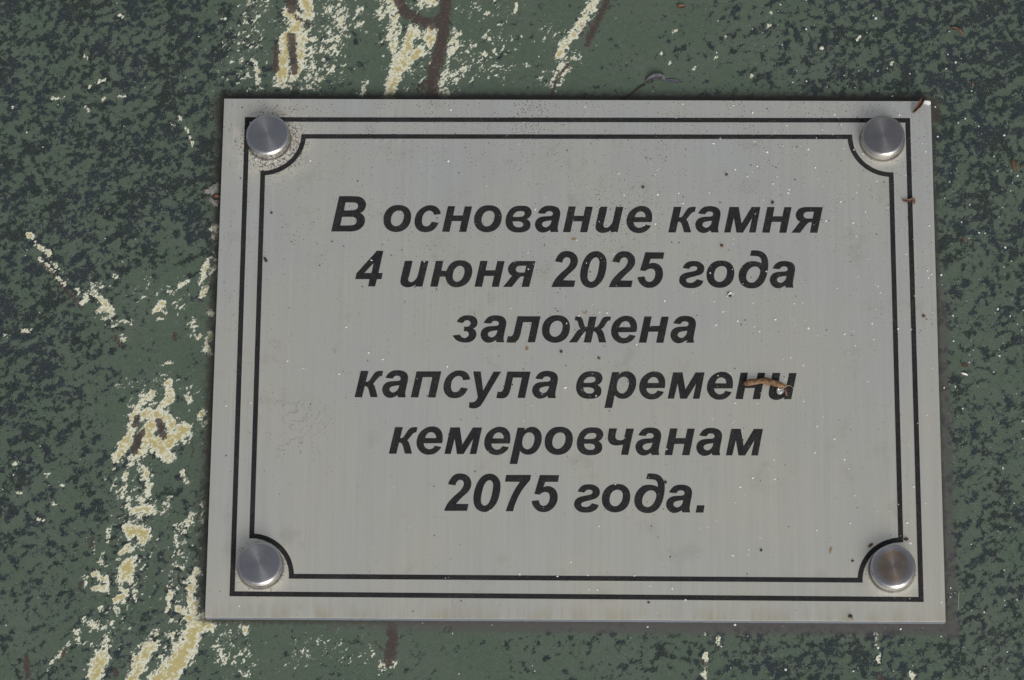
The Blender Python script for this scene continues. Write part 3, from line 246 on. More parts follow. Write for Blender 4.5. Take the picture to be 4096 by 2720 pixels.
 ["cream",[[-141.8,-36.9],[-140.9,-37.4]],0.9,0.68],
 ["cream",[[-145.9,-34.1],[-145.0,-34.5]],0.9,0.68],
 ["cream",[[-154.7,-31.9],[-153.7,-32.4]],0.9,0.68],
 ["cream",[[-146.7,-47.3],[-145.7,-47.7]],0.9,0.68],
 ["cream",[[-143.4,-42.7],[-142.4,-43.2]],0.9,0.68],
 ["cream",[[-152.9,-39.9],[-151.9,-40.3]],0.9,0.68],
 ["cream",[[35.1,-83.8],[35.3,-89.8]],1.2,0.65],
 ["cream",[[38.8,-79.1],[39.4,-81.0]],1.0,0.7],
 ["cream",[[81.3,-76.1],[82.4,-87.7]],0.8,0.55],
 ["cream",[[90.5,-88.5],[91.0,-89.5]],1.2,0.75],
 ["cream",[[34.4,-77.8],[34.6,-78.0]],0.9,0.7],
 ["cream",[[27.6,97.0],[28.1,97.6]],0.7,0.72],
 ["cream",[[41.8,95.3],[42.4,96.0]],0.7,0.72],
 ["cream",[[54.3,98.5],[54.9,99.2]],0.7,0.72],
 ["cream",[[23.7,89.9],[24.3,90.6]],0.7,0.72],
 ["cream",[[39.3,89.0],[39.8,89.7]],0.7,0.72],
 ["cream",[[26.2,87.5],[26.8,88.2]],0.7,0.72],
 ["cream",[[49.4,83.2],[49.9,83.9]],0.7,0.72],
 ["cream",[[80.0,95.0],[80.5,95.6]],0.7,0.72],
 ["cream",[[89.3,87.2],[89.8,87.9]],0.7,0.72],
 ["cream",[[54.8,102.7],[55.4,103.4]],0.7,0.72],
 ["cream",[[33.2,85.6],[33.7,86.2]],0.7,0.72],
 ["brown",[[-82.4,107.5],[-81.6,103.4]],1.5,1],
 ["brown",[[-85.8,92.4],[-85.9,84.7]],1.1,0.9],
 ["brown",[[-81.8,95.4],[-81.4,91.5],[-80.6,84.7]],1.4,1],
 ["brown",[[-80.5,101.3],[-76.6,98.6]],0.8,0.8],
 ["brown",[[-51.6,107.2],[-49.4,103.0],[-45.9,100.8],[-40.8,99.2],[-38.1,101.7],[-37.5,107.7]],1.9,1],
 ["brown",[[-38.2,99.9],[-38.6,94.8],[-39.4,90.3],[-40.8,85.7],[-41.2,75.8]],2.1,1],
 ["brown",[[-42.6,81.2],[-44.7,79.4]],2.2,0.6],
 ["brown",[[8.6,106.9],[6.7,102.6],[4.2,96.8],[2.9,93.2]],1.2,0.9],
 ["brown",[[-2.5,87.2],[-5.5,83.2],[-7.5,76.8]],0.8,0.75],
 ["brown",[[3.3,100.0],[0.8,95.9]],1.0,0.6],
 ["brown",[[-150.1,26.9],[-146.5,23.3]],0.7,0.8],
 ["brown",[[-144.0,20.1],[-138.0,13.4]],0.7,0.8],
 ["brown",[[-133.3,15.1],[-135.1,10.9]],0.9,0.5],
 ["brown",[[-128.4,5.1],[-126.3,2.2]],1.0,0.7],
 ["brown",[[-111.8,6.0],[-111.5,4.3]],1.0,0.8],
 ["brown",[[-115.2,-19.1],[-114.3,-21.4],[-113.6,-23.7]],1.15,1.05],
 ["brown",[[-121.0,-17.9],[-121.9,-20.6]],1.0,0.9],
 ["brown",[[-119.4,-22.3],[-120.7,-24.3],[-121.6,-27.2]],1.2,1.05],
 ["brown",[[-120.4,-23.8],[-121.4,-28.1]],1.1,1.0],
 ["brown",[[-132.0,-52.7],[-132.3,-55.0]],0.9,0.8],
 ["brown",[[-134.4,-65.0],[-134.8,-66.9]],0.9,0.8],
 ["brown",[[-137.7,-83.4],[-139.4,-86.6]],0.9,0.7],
 ["brown",[[-148.4,-85.8],[-147.9,-90.9]],1.2,0.8],
 ["brown",[[-108.7,-49.2],[-108.2,-50.1]],1.0,0.7],
 ["brown",[[-49.6,-76.7],[-49.1,-80.0],[-50.4,-86.5]],2.0,0.9],
 ["brown",[[-53.7,-80.9],[-51.8,-82.8]],1.6,0.5],
 ["brown",[[-105.4,-24.2],[-105.5,-29.5]],0.8,0.6],
 ["brown",[[-124.1,-88.9],[-123.6,-90.7]],1.0,0.7],
 ["brown",[[82.3,-89.1],[82.8,-90.4]],1.0,0.8],
 ["brown",[[34.2,-85.2],[34.6,-86.1]],0.8,0.7],
 ["dark",[[-151.0,94.8]],30,0.25],
 ["dark",[[-115.3,98.7]],22,0.3],
 ["dark",[[-132.5,83.3]],30,0.12],
 ["dark",[[-145.3,51.4]],26,0.3],
 ["dark",[[-113.7,57.6]],24,0.3],
 ["dark",[[-142.5,68.0]],18,-0.05],
 ["dark",[[-153.6,34.2]],25,0.2],
 ["dark",[[-130.2,30.6]],20,0.12],
 ["dark",[[-144.4,6.3]],22,0.3],
 ["dark",[[-149.0,-13.3]],24,0.28],
 ["dark",[[-129.1,-24.0]],16,0.02],
 ["dark",[[-118.7,8.6]],20,-0.35],
 ["dark",[[-120.7,-10.3]],18,-0.4],
 ["dark",[[-108.4,12.3]],14,-0.3],
 ["dark",[[-149.6,-41.9]],24,0.05],
 ["dark",[[-142.9,-66.4]],24,0],
 ["dark",[[-126.0,-62.9]],20,-0.15],
 ["dark",[[-115.6,-66.3]],12,0.15],
 ["dark",[[-102.6,-48.7]],14,0],
 ["dark",[[-135.2,-83.7]],22,0],
 ["dark",[[-79.3,95.0]],22,-0.25],
 ["dark",[[-43.4,91.3]],26,-0.3],
 ["dark",[[-7.7,93.0]],26,-0.32],
 ["dark",[[20.8,87.7]],26,-0.3],
 ["dark",[[45.7,91.6]],22,-0.1],
 ["dark",[[67.0,87.9]],22,0.12],
 ["dark",[[92.1,95.6]],28,0.2],
 ["dark",[[113.1,84.2]],26,0.3],
 ["dark",[[115.5,46.6]],24,0.2],
 ["dark",[[111.3,24.4]],22,0.1],
 ["dark",[[114.1,2.5]],20,-0.05],
 ["dark",[[109.7,-26.2]],22,0.05],
 ["dark",[[115.7,-54.4]],22,0.08],
 ["dark",[[108.0,-82.1]],22,0.08],
 ["dark",[[67.6,-83.8]],18,0.18],
 ["dark",[[40.6,-85.3]],18,0.02],
 ["dark",[[17.0,-86.1]],16,-0.05],
 ["dark",[[-13.3,-86.4]],24,-0.2],
 ["dark",[[-40.4,-85.8]],20,-0.3],
 ["dark",[[-74.1,-86.8]],18,-0.3],
]
DEBRIS = {
 'pod': [[46.34,-8.63],[47.27,-8.5],[48.44,-8.25],[49.61,-8.13],[50.78,-7.94],[51.95,-7.81],[53.11,-8.05],[54.27,-8.41],[55.43,-8.76],[56.48,-9.06],[57.29,-9.3],[57.99,-9.24]],
 'pod_fork': [[57.76,-9.24],[58.46,-9.05],[59.1,-8.87]],
 'pod_fork2': [[57.52,-9.66],[57.86,-10.51],[57.96,-11.24],[58.07,-11.91]],
 'pod_thread': [[59.04,-8.93],[59.73,-9.53],[59.96,-10.38]],
 'drop': [[56.16,-10.77]],
 'tr_scale': [[94.87,71.33],[95.71,72.3],[96.82,73.65],[97.58,75.0],[97.81,75.87]],
 'tr_chip': [[97.93,74.71],[99.99,74.43]],
 'tr_thread': [[90.72,74.4],[92.53,74.89],[94.68,74.41],[96.11,74.03]],
 'curl': [[91.13,45.4],[92.23,45.08],[93.34,44.99],[94.32,45.46],[94.56,44.15]],
 'tri': [[-13.93,1.73],[-13.03,1.32],[-13.89,0.89]],
 'hook': [[1.74,12.2],[1.95,11.82],[2.49,11.54],[2.75,11.65],[2.91,12.04],[3.17,12.21]],
 'tan': [[-1.37,33.29],[-0.09,33.49]],
 'pair': [[-86.97,27.21],[-86.58,26.62]],
 'husk': [[42.17,17.18],[42.81,17.52],[43.56,18.02]],
 'huskseed': [[42.81,16.9]],
 'huskgreen': [[42.07,17.29],[42.5,18.07]],
 'seeds': [[18.64,48.86],[54.91,44.48],[40.63,31.62],[6.39,-1.37],[-4.02,0.46],[19.98,-70.29],[50.54,-55.61],[96.31,11.33],[-85.53,40.78],[42.12,52.71],[75.29,-58.42],[24.69,-36.69]],
 'brchip': [[79.6,-54.57],[80.84,-53.5]],
 'brsliver': [[69.84,-54.63],[69.39,-55.43],[69.34,-56.5]],
 'brblob': [[89.94,-52.28]],
 'brblob2': [[89.41,-52.95]],
 'brwhite': [[90.61,-52.99],[91.38,-53.61]],
 'brspeck': [[74.38,-73.78],[74.96,-74.91]],
 's_red': [[28.55,105.02],[29.68,104.78],[30.9,105.03],[29.67,103.8]],
 's_sliver': [[106.38,98.46],[108.05,98.22],[109.37,97.25],[109.88,96.13]],
 's_shred': [[19.63,81.67],[21.53,82.81],[24.06,83.04],[24.9,82.14]],
 's_tail': [[24.9,82.14],[27.01,82.15],[29.54,81.93]],
 's_stem': [[19.63,80.99],[17.73,79.85],[15.21,77.81],[12.05,76.45]],
 's_pebble': [[69.65,92.24],[85.32,101.41],[65.37,98.07]],
 's_scale': [[122.5,58.58],[123.2,56.93],[123.62,55.03]],
 's_scale2': [[125.67,57.41],[125.3,55.99]],
 's_sliver2': [[112.39,82.24],[112.26,80.79]],
 's_dark': [[107.69,34.67],[108.8,34.49]],
 's_white': [[106.55,-4.22],[108.38,-4.81]],
 's_orange': [[106.83,-2.01],[108.59,-2.09]],
 's_pebbles': [[106.69,-14.4],[121.51,28.53],[101.84,24.35],[101.72,-8.47],[112.75,36.86],[114.44,36.68],[117.27,14.39],[104.74,12.42],[104.7,5.04],[110.46,45.14],[119.91,32.51],[117.27,0.81],[123.01,-17.96],[116.69,-82.58],[56.9,-87.84],[75.08,-88.18],[110.8,-71.68],[30.12,-74.77],[43.37,-75.62],[88.09,-76.49],[109.94,70.94],[113.67,68.65],[120.74,65.96],[124.12,53.85],[101.54,74.5],[111.99,79.35],[107.75,88.02]],
 'fluff': [[-104.99,48.05],[-103.83,49.63],[-102.24,50.5],[-101.01,50.22]],
 'fluffseed': [[-101.43,46.78]],
 'fluffbits': [[-102.88,45.63],[-101.77,44.78]],
 'fluff_w': [[-102.16,40.78],[-101.77,37.36],[-101.73,36.22]],
 'thread': [[104.26,-65.87],[103.91,-68.45],[103.84,-71.02]],
}

# ------------------------------------------------------------------ helpers
def link(name, me, mat, parent=None, loc=(0, 0, 0)):
    o = bpy.data.objects.new(name, me)
    COL.objects.link(o)
    if mat is not None and not me.materials:
        me.materials.append(mat)
    o.location = loc
    if parent is not None:
        o.parent = parent
    return o

def tag(o, label=None, cat=None, group=None, kind=None):
    if label: o['label'] = label
    if cat: o['category'] = cat
    if group: o['group'] = group
    if kind: o['kind'] = kind
    return o

def mesh_from(name, verts, faces, smooth=False):
    me = bpy.data.meshes.new(name)
    me.from_pydata([tuple(v) for v in verts], [], faces)
    me.validate()
    me.update()
    if smooth:
        me.polygons.foreach_set('use_smooth', [True] * len(me.polygons))
    return me

class NT:
    """small node-graph builder"""
    def __init__(self, name):
        self.m = bpy.data.materials.new(name)
        self.m.use_nodes = True
        self.n, self.l = self.m.node_tree.nodes, self.m.node_tree.links
        self.n.clear()
        self.out = self.n.new('ShaderNodeOutputMaterial')
        self.b = self.n.new('ShaderNodeBsdfPrincipled')
        self.l.new(self.b.outputs[0], self.out.inputs['Surface'])
    def set(self, sock, v):
        if hasattr(v, 'is_output') or isinstance(v, bpy.types.NodeSocket):
            self.l.new(v, sock)
        elif v is not None:
            sock.default_value = v
    def bsdf(self, **kw):
        for k, v in kw.items():
            self.set(self.b.inputs[k.replace('_', ' ')], v)
    def node(self, t, **props):
        nd = self.n.new(t)
        for k, v in props.items():
            setattr(nd, k, v)
        return nd
    def coord(self, which='Object', scale=(1000, 1000, 1000), rot=(0, 0, 0), loc=(0, 0, 0)):
        tc = self.node('ShaderNodeTexCoord')
        mp = self.node('ShaderNodeMapping')
        self.set(mp.inputs['Scale'], scale); self.set(mp.inputs['Rotation'], rot); self.set(mp.inputs['Location'], loc)
        self.l.new(tc.outputs[which], mp.inputs['Vector'])
        return mp.outputs[0]
    def map(self, vec, scale=(1, 1, 1), rot=(0, 0, 0), loc=(0, 0, 0)):
        mp = self.node('ShaderNodeMapping')
        self.set(mp.inputs['Scale'], scale); self.set(mp.inputs['Rotation'], rot); self.set(mp.inputs['Location'], loc)
        self.l.new(vec, mp.inputs['Vector'])
        return mp.outputs[0]
    def noise(self, vec, scale, detail=3, rough=0.5, dist=0.0, color=False):
        nd = self.node('ShaderNodeTexNoise')
        self.l.new(vec, nd.inputs['Vector'])
        self.set(nd.inputs['Scale'], scale); self.set(nd.inputs['Detail'], detail)
        self.set(nd.inputs['Roughness'], rough); self.set(nd.inputs['Distortion'], dist)
        return nd.outputs[1 if color else 0]
    def math(self, op, a, b=None, c=None, clamp=False):
        nd = self.node('ShaderNodeMath', operation=op, use_clamp=clamp)
        self.set(nd.inputs[0], a)
        if b is not None: self.set(nd.inputs[1], b)
        if c is not None: self.set(nd.inputs[2], c)
        return nd.outputs[0]
    def ramp(self, v, a, b, lo=0.0, hi=1.0, smooth=True):
        nd = self.node('ShaderNodeMapRange', interpolation_type='SMOOTHSTEP' if smooth else 'LINEAR')
        self.set(nd.inputs[0], v)
        for i, q in enumerate((a, b, lo, hi)):
            self.set(nd.inputs[1 + i], q)
        return nd.outputs[0]
    def mix(self, fac, a, b):
        nd = self.node('ShaderNodeMix', data_type='RGBA')
        self.set(nd.inputs[0], fac)
        for i, v in ((6, a), (7, b)):
            if isinstance(v, tuple): v = tuple(v) + (1.0,) if len(v) == 3 else v
            self.set(nd.inputs[i], v)
        return nd.outputs[2]
    def mul(self, col, f):
        nd = self.node('ShaderNodeVectorMath', operation='SCALE')
        self.set(nd.inputs[0], col); self.set(nd.inputs['Scale'], f)
        return nd.outputs[0]
    def attr(self, name):
        nd = self.node('ShaderNodeAttribute', attribute_type='GEOMETRY', attribute_name=name)
        return nd.outputs['Fac']
    def sep(self, vec):
        nd = self.node('ShaderNodeSeparateXYZ'); self.l.new(vec, nd.inputs[0]); return nd.outputs
    def dist(self, vec, p):
        nd = self.node('ShaderNodeVectorMath', operation='DISTANCE')
        self.l.new(vec, nd.inputs[0]); nd.inputs[1].default_value = p
        return nd.outputs['Value']
    def bump(self, h, strength, distance):
        nd = self.node('ShaderNodeBump')
        self.set(nd.inputs['Strength'], strength); self.set(nd.inputs['Distance'], distance); self.l.new(h, nd.inputs['Height'])
        return nd.outputs[0]

# ------------------------------------------------------------------ materials
def mat_stone():
    t = NT('green_veined_stone')
    v = t.coord()                                              # mm
    cream, brown, dark, grime_shade = (t.attr(k) for k in ('cream', 'brown', 'dark', 'grime_shade'))
    # green ground with soft tone changes
    soft = t.noise(v, 0.05, 4, 0.6)
    tone = t.noise(v, 0.6, 5, 0.7)
    g = t.mix(t.ramp(soft, 0.3, 0.7), STONE['green_a'], STONE['green_b'])
    g = t.mix(t.ramp(tone, 0.35, 0.75, 0, 0.55), g, STONE['green_c'])
    # dark ragged blotches, a little drawn out along the grain
    vd = t.map(t.map(v, rot=(0, 0, math.radians(-32))), scale=(0.95, 1.03, 1.0))
    vb = t.map(t.map(v, rot=(0, 0, math.radians(-34))), scale=(0.70, 1.12, 1.0))
    wob = t.noise(v, 0.10, 3, 0.55)
    big = t.noise(vb, 0.20, 4, 0.62)
    nd_ = t.noise(vd, 0.46, 8, 0.72)
    mixn = t.math('ADD', t.math('MULTIPLY', big, 0.32), t.math('MULTIPLY', nd_, 0.68))
    thr = t.math('MULTIPLY_ADD', dark, 0.155, t.math('MULTIPLY_ADD', wob, 0.13, 0.345))
    dk = t.ramp(t.math('SUBTRACT', thr, mixn), -0.008, 0.012)
    fleck = t.noise(vd, 2.2, 4, 0.7)
    dk2 = t.ramp(t.math('SUBTRACT', t.math('MULTIPLY_ADD', dark, 0.05, 0.345), fleck), -0.01, 0.02)
    dkc = t.mix(t.ramp(t.noise(v, 0.09, 2, 0.5), 0.35, 0.65), STONE['dark_a'], STONE['dark_b'])
    col = t.mix(t.math('MULTIPLY', t.math('MAXIMUM', dk, t.math('MULTIPLY', dk2, 0.8)), t.ramp(nd_, 0.25, 0.55, 1.0, 0.86)), g, dkc)
    # cream flakes: pale rim, ochre heart
    vc = t.map(t.map(v, rot=(0, 0, math.radians(-48))), scale=(0.8, 1.2, 1.0))
    nc = t.noise(vc, 0.50, 5, 0.66)
    nf = t.noise(vc, 1.25, 5, 0.72)
    ns = t.math('ADD', t.math('MULTIPLY_ADD', nc, 2.3, -1.15), t.math('MULTIPLY_ADD', nf, 1.7, -0.85))
    cs = t.math('ADD', cream, t.math('MULTIPLY', ns, 0.85))
    cm = t.ramp(cs, 0.545, 0.60)
    cw = t.noise(t.map(v, loc=(7, 3, 1)), 0.9, 4, 0.65)
    co = t.ramp(t.math('ADD', cs, t.math('MULTIPLY_ADD', cw, 1.3, -0.65)), 0.78, 0.97)
    crc = t.mix(co, t.mix(t.ramp(nf, 0.3, 0.7), STONE['cream_b'], STONE['cream']), t.mix(tone, STONE['ochre_a'], STONE['ochre_b']))
    col = t.mix(cm, col, crc)
    # brown veins
    nb = t.noise(v, 0.9, 6, 0.72)
    bs = t.math('ADD', brown, t.math('MULTIPLY_ADD', nb, 2.2, -1.1))
    bm = t.ramp(bs, 0.44, 0.60, 0, 0.92)
    col = t.mix(bm, col, t.mix(nb, (0.036, 0.024, 0.021), (0.072, 0.050, 0.044)))
    # rare pale pin-specks in the stone itself
    sp = t.noise(v, 3.4, 2, 0.5)
    col = t.mix(t.ramp(sp, 0.585, 0.72, 0, 0.55), col, (0.27, 0.31, 0.27))
    # dried dirt with painted top-edge shadow, then a grey strip along the plaque
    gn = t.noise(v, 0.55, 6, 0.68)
    gm = t.ramp(t.math('ADD', grime_shade, t.math('MULTIPLY_ADD', gn, 1.3, -0.65)), 0.15, 0.70, 0, 0.90)
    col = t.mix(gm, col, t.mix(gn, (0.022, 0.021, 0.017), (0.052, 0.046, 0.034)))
    gl = t.ramp(t.math('ADD', t.attr('edge_strip'), t.math('MULTIPLY_ADD', gn, 1.6, -0.8)), 0.15, 0.80, 0, 0.80)
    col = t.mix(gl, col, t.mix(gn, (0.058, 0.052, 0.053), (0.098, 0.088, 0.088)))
    rough = t.math('ADD', t.math('MULTIPLY_ADD', tone, 0.16, 0.30), t.math('MULTIPLY', gm, 0.35))
    h = t.math('ADD', t.math('MULTIPLY', t.noise(v, 2.2, 4, 0.6), 0.5), t.math('MULTIPLY', cm, 0.25))
    t.bsdf(Base_Color=col, Roughness=rough, Normal=t.bump(h, 0.35, 0.00012))
    t.b.inputs['Specular IOR Level'].default_value = 0.45
    return t.m

STONE = dict(green_a=(0.062, 0.091, 0.063), green_b=(0.078, 0.102, 0.076), green_c=(0.094, 0.118, 0.089), cream_b=(0.56, 0.55, 0.41),
             dark_a=(0.0125, 0.0185, 0.0185), dark_b=(0.0155, 0.0205, 0.029),
             cream=(0.68, 0.69, 0.58), ochre_a=(0.36, 0.30, 0.12), ochre_b=(0.50, 0.43, 0.20))

RIVETS = [(-87.0, 62.8), (86.0, 63.2), (-85.4, -61.0), (85.9, -60.8)]

def mat_face():
    t = NT('brushed_satin_metal')
    v = t.coord()
    x, y, z = t.sep(v)
    st1 = t.noise(t.map(v, scale=(1.1, 0.010, 1)), 1.0, 4, 0.7)
    st2 = t.noise(t.map(v, scale=(4.5, 0.035, 1)), 1.0, 3, 0.7)
    st = t.math('ADD', t.math('MULTIPLY', st1, 0.55), t.math('MULTIPLY', st2, 0.45))
    cloud = t.noise(v, 0.028, 4, 0.55)
    cloud2 = t.noise(v, 0.11, 4, 0.6)
    base = t.mix(t.math('ADD', t.ramp(cloud, 0.35, 0.65, 0.0, 0.6), t.ramp(y, 60.0, -75.0, 0.0, 0.45, smooth=False), clamp=True), FACE['a'], FACE['b'])
    base = t.mul(base, t.ramp(st, 0.25, 0.75, 0.91, 1.08, smooth=False))
    # dull smudges
    base = t.mix(t.ramp(cloud2, 0.56, 0.76, 0, 0.30), base, (0.47, 0.455, 0.39))
    # soot specks: thicker towards the upper edge and around the caps
    near = None
    for i, (rx, ry) in enumerate(RIVETS):
        d = t.dist(v, (rx + (1.2 if i == 0 else 0.3), ry + (0 if i else -1.0), T))
        w = t.ramp(d, 6.0, (15.0, 8.5, 10.0, 9.0)[i], (1.0, 0.45, 0.75, 0.5)[i], 0.0)
        near = w if near is None else t.math('MAXIMUM', near, w)
    dens = t.math('ADD', t.ramp(y, -50.0, 75.0, 0.0, 0.6, smooth=False), t.math('MULTIPLY_ADD', cloud2, 1.1, -0.55))
    dens = t.math('MAXIMUM', dens, t.math('MULTIPLY', near, 1.5))
    dens = t.math('MAXIMUM', dens, t.ramp(t.dist(v, (-13.0, 70.0, T)), 2.0, 16.0, 1.15, 0.0))
    dens = t.math('MAXIMUM', dens, t.ramp(t.dist(v, (12.0, 42.0, T)), 2.0, 30.0, 0.85, 0.0))
    spk = t.noise(v, 1.9, 3, 0.62)
    sth = t.math('MULTIPLY_ADD', dens, -0.13, 0.705)
    sm = t.ramp(t.math('SUBTRACT', spk, sth), 0.0, 0.05, 0, 0.85)
    spk2 = t.noise(t.map(v, loc=(31, 17, 5)), 0.95, 2, 0.5)
    sm2 = t.ramp(spk2, 0.765, 0.80, 0, 0.75)
    # brown film round the caps and yellowing along the lower edge
    film = t.math('MULTIPLY', near, t.ramp(t.noise(v, 0.35, 5, 0.65), 0.38, 0.62))
    base = t.mix(t.math('MULTIPLY', film, 0.55), base, (0.235, 0.205, 0.14))
    yel = t.math('MULTIPLY', t.ramp(y, -75.2, -69.5, 1.0, 0.0), t.ramp(t.noise(t.map(v, scale=(1, 0.15, 1)), 0.30, 4, 0.65), 0.38, 0.66))
    base = t.mix(t.math('MULTIPLY', yel, 0.5), base, (0.58, 0.50, 0.31))
    # a hair-thin dried tide mark low on the left
    tide = t.noise(v, 0.10, 5, 0.62, 0.5)
    tm = t.math('MULTIPLY', t.ramp(t.math('ABSOLUTE', t.math('SUBTRACT', tide, 0.5)), 0.0, 0.010, 1.0, 0.0), t.ramp(t.dist(v, (-76.0, -23.0, T)), 5.0, 13.0, 1.0, 0.0))
    base = t.mix(t.math('MULTIPLY', tm, 0.5), base, (0.22, 0.19, 0.15))
    base = t.mix(t.math('MAXIMUM', sm, sm2), base, (0.052, 0.047, 0.042))
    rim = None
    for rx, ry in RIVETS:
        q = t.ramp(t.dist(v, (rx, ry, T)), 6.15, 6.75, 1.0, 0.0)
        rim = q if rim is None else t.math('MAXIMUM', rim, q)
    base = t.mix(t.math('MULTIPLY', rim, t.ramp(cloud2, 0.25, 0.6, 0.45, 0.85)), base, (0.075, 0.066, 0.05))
    dull = t.math('MAXIMUM', t.math('MAXIMUM', sm, sm2), t.math('MULTIPLY', film, 0.6))
    rough = t.math('ADD', t.math('MULTIPLY_ADD', st, 0.22, FACE['rough']), t.math('MULTIPLY', dull, 0.3))
    met = t.math('MULTIPLY_ADD', dull, -FACE['met'], FACE['met'])
    t.bsdf(Base_Color=base, Roughness=rough, Metallic=met, Normal=t.bump(st, 0.20, 0.00004))
    t.b.inputs['Anisotropic'].default_value = 0.45
    tg = t.node('ShaderNodeTangent', direction_type='RADIAL', axis='Y')
    t.set(t.b.inputs['Tangent'], tg.outputs[0])
    return t.m

FACE = dict(a=(0.715, 0.72, 0.675), b=(0.765, 0.74, 0.635), rough=0.36, met=0.80)

def mat_print():
    t = NT('black_print')
    v = t.coord('Object')
    tc = t.node('ShaderNodeNewGeometry')
    mp = t.map(tc.outputs['Position'], scale=(1000, 1000, 1000))
    n = t.noise(mp, 3.2, 3, 0.65)
    m = t.noise(mp, 0.12, 3, 0.6)
    f = t.ramp(t.math('ADD', n, t.math('MULTIPLY_ADD', m, 0.16, -0.08)), 0.46, 0.74, 0.0, 0.60)
    col = t.mix(f, (0.0100, 0.0100, 0.0115), (0.095, 0.093, 0.088))
    t.bsdf(Base_Color=col, Roughness=0.6)
    t.b.inputs['Specular IOR Level'].default_value = 0.22
    return t.m

def mat_cap(name, film, base=(0.52, 0.51, 0.525)):
    t = NT(name)
    v = t.coord()
    x, y, z = t.sep(v)
    r = t.math('SQRT', t.math('ADD', t.math('MULTIPLY', x, x), t.math('MULTIPLY', y, y)))
    ring = t.noise(t.node_ring(r) if hasattr(t, 'node_ring') else r_vec(t, r), 3.0, 3, 0.7)
    blot = t.noise(v, 0.35, 5, 0.6)
    col = t.mul(t.mix(t.ramp(blot, 0.3, 0.7), base, tuple(c * 0.88 for c in base)), t.ramp(ring, 0.25, 0.75, 0.93, 1.05, smooth=False))
    if film:
        inside = t.math('MULTIPLY', t.ramp(r, 3.6, 5.4, 1.0, 0.0), t.ramp(z, 3.0, 3.9))
        col = t.mix(t.math('MULTIPLY', inside, t.ramp(blot, 0.28, 0.6, 0.45, 0.85)), col, (0.36, 0.255, 0.155))
    spk = t.ramp(t.noise(v, 2.2, 2, 0.5), 0.72, 0.76, 0, 0.6)
    col = t.mix(spk, col, (0.30, 0.29, 0.27))
    top = t.ramp(z, 4.05, 4.15)
    rough = t.math('MULTIPLY_ADD', blot, 0.10, 0.20)
    tg = t.node('ShaderNodeTangent', direction_type='RADIAL', axis='Z')
    t.bsdf(Base_Color=col, Roughness=rough, Metallic=1.0, Tangent=tg.outputs[0])
    t.set(t.b.inputs['Anisotropic'], t.math('MULTIPLY_ADD', top, 0.85, 0.0))
    t.b.inputs['Anisotropic Rotation'].default_value = 0.25
    return t.m

def r_vec(t, r):
    nd = t.node('ShaderNodeCombineXYZ'); t.l.new(r, nd.inputs[0]); return nd.outputs[0]

def mat_plain(name, a, b, scale=1.5, rough=0.7, spec=0.3, **kw):
    t = NT(name)
    v = t.coord()
    n = t.noise(v, scale, 5, 0.65)
    t.bsdf(Base_Color=t.mix(t.ramp(n, 0.3, 0.7), a, b), Roughness=rough, Normal=t.bump(n, 0.5, 0.0001))
    t.b.inputs['Specular IOR Level'].default_value = spec
    for k, q in kw.items():
        t.set(t.b.inputs[k.replace('_', ' ')], q)
    return t.m

M_STONE, M_FACE, M_PRINT = mat_stone(), mat_face(), mat_print()
M_CAP = mat_cap('turned_steel', False)
M_CAP_GREY = mat_cap('turned_steel_grey', False, (0.44, 0.42, 0.41))
M_CAP_FILM = mat_cap('turned_steel_brown_film', True)
M_BACK = mat_plain('grey_backing', (0.13, 0.155, 0.18), (0.18, 0.205, 0.235), 0.8, 0.55)
M_HUSK = mat_plain('husk_brown', (0.060, 0.030, 0.013), (0.205, 0.120, 0.060), 0.9, 0.62)
M_RUST = mat_plain('scale_red_brown', (0.070, 0.036, 0.024), (0.19, 0.110, 0.070), 1.3, 0.6)
M_TAN = mat_plain('chaff_tan', (0.17, 0.11, 0.045), (0.30, 0.22, 0.11), 2.0, 0.7)
M_SEED = mat_plain('seed_black', (0.018, 0.015, 0.013), (0.05, 0.040, 0.032), 2.5, 0.6)
M_SEEDB = mat_plain('seed_brown', (0.055, 0.026, 0.014), (0.11, 0.060, 0.032), 2.5, 0.6)
M_GRIT = mat_plain('grit_white', (0.46, 0.47, 0.47), (0.66, 0.67, 0.66), 3.0, 0.6)
M_CHIP = mat_plain('chip_white', (0.66, 0.66, 0.64), (0.80, 0.80, 0.78), 2.0, 0.45)
M_PEB = mat_plain('pebble_cream', (0.40, 0.37, 0.30), (0.58, 0.55, 0.48), 2.0, 0.6)
M_SHRED = mat_plain('shred_grey', (0.045, 0.045, 0.055), (0.14, 0.137, 0.155), 1.5, 0.75)
M_SILK = mat_plain('silk_grey', (0.24, 0.23, 0.215), (0.42, 0.41, 0.39), 1.2, 0.9)
M_STEM = mat_plain('stem_dark', (0.022, 0.017, 0.013), (0.05, 0.038, 0.028), 1.5, 0.7)
M_DROP = mat_plain('clear_bead', (0.70, 0.73, 0.75), (0.85, 0.87, 0.88), 1.0, 0.12, 0.5, Transmission_Weight=0.75)

# ------------------------------------------------------------------ stone surface
def seg_dist(px, py, pts):
    d = np.full(px.shape, 1e9)
    if len(pts) == 1:
        return np.hypot(px - pts[0][0], py - pts[0][1])
    for (ax, ay), (bx, by) in zip(pts[:-1], pts[1:]):
        vx, vy = bx - ax, by - ay
        L = vx * vx + vy * vy + 1e-9
        u = np.clip(((px - ax) * vx + (py - ay) * vy) / L, 0, 1)
        d = np.minimum(d, np.hypot(px - ax - u * vx, py - ay - u * vy))
    return d

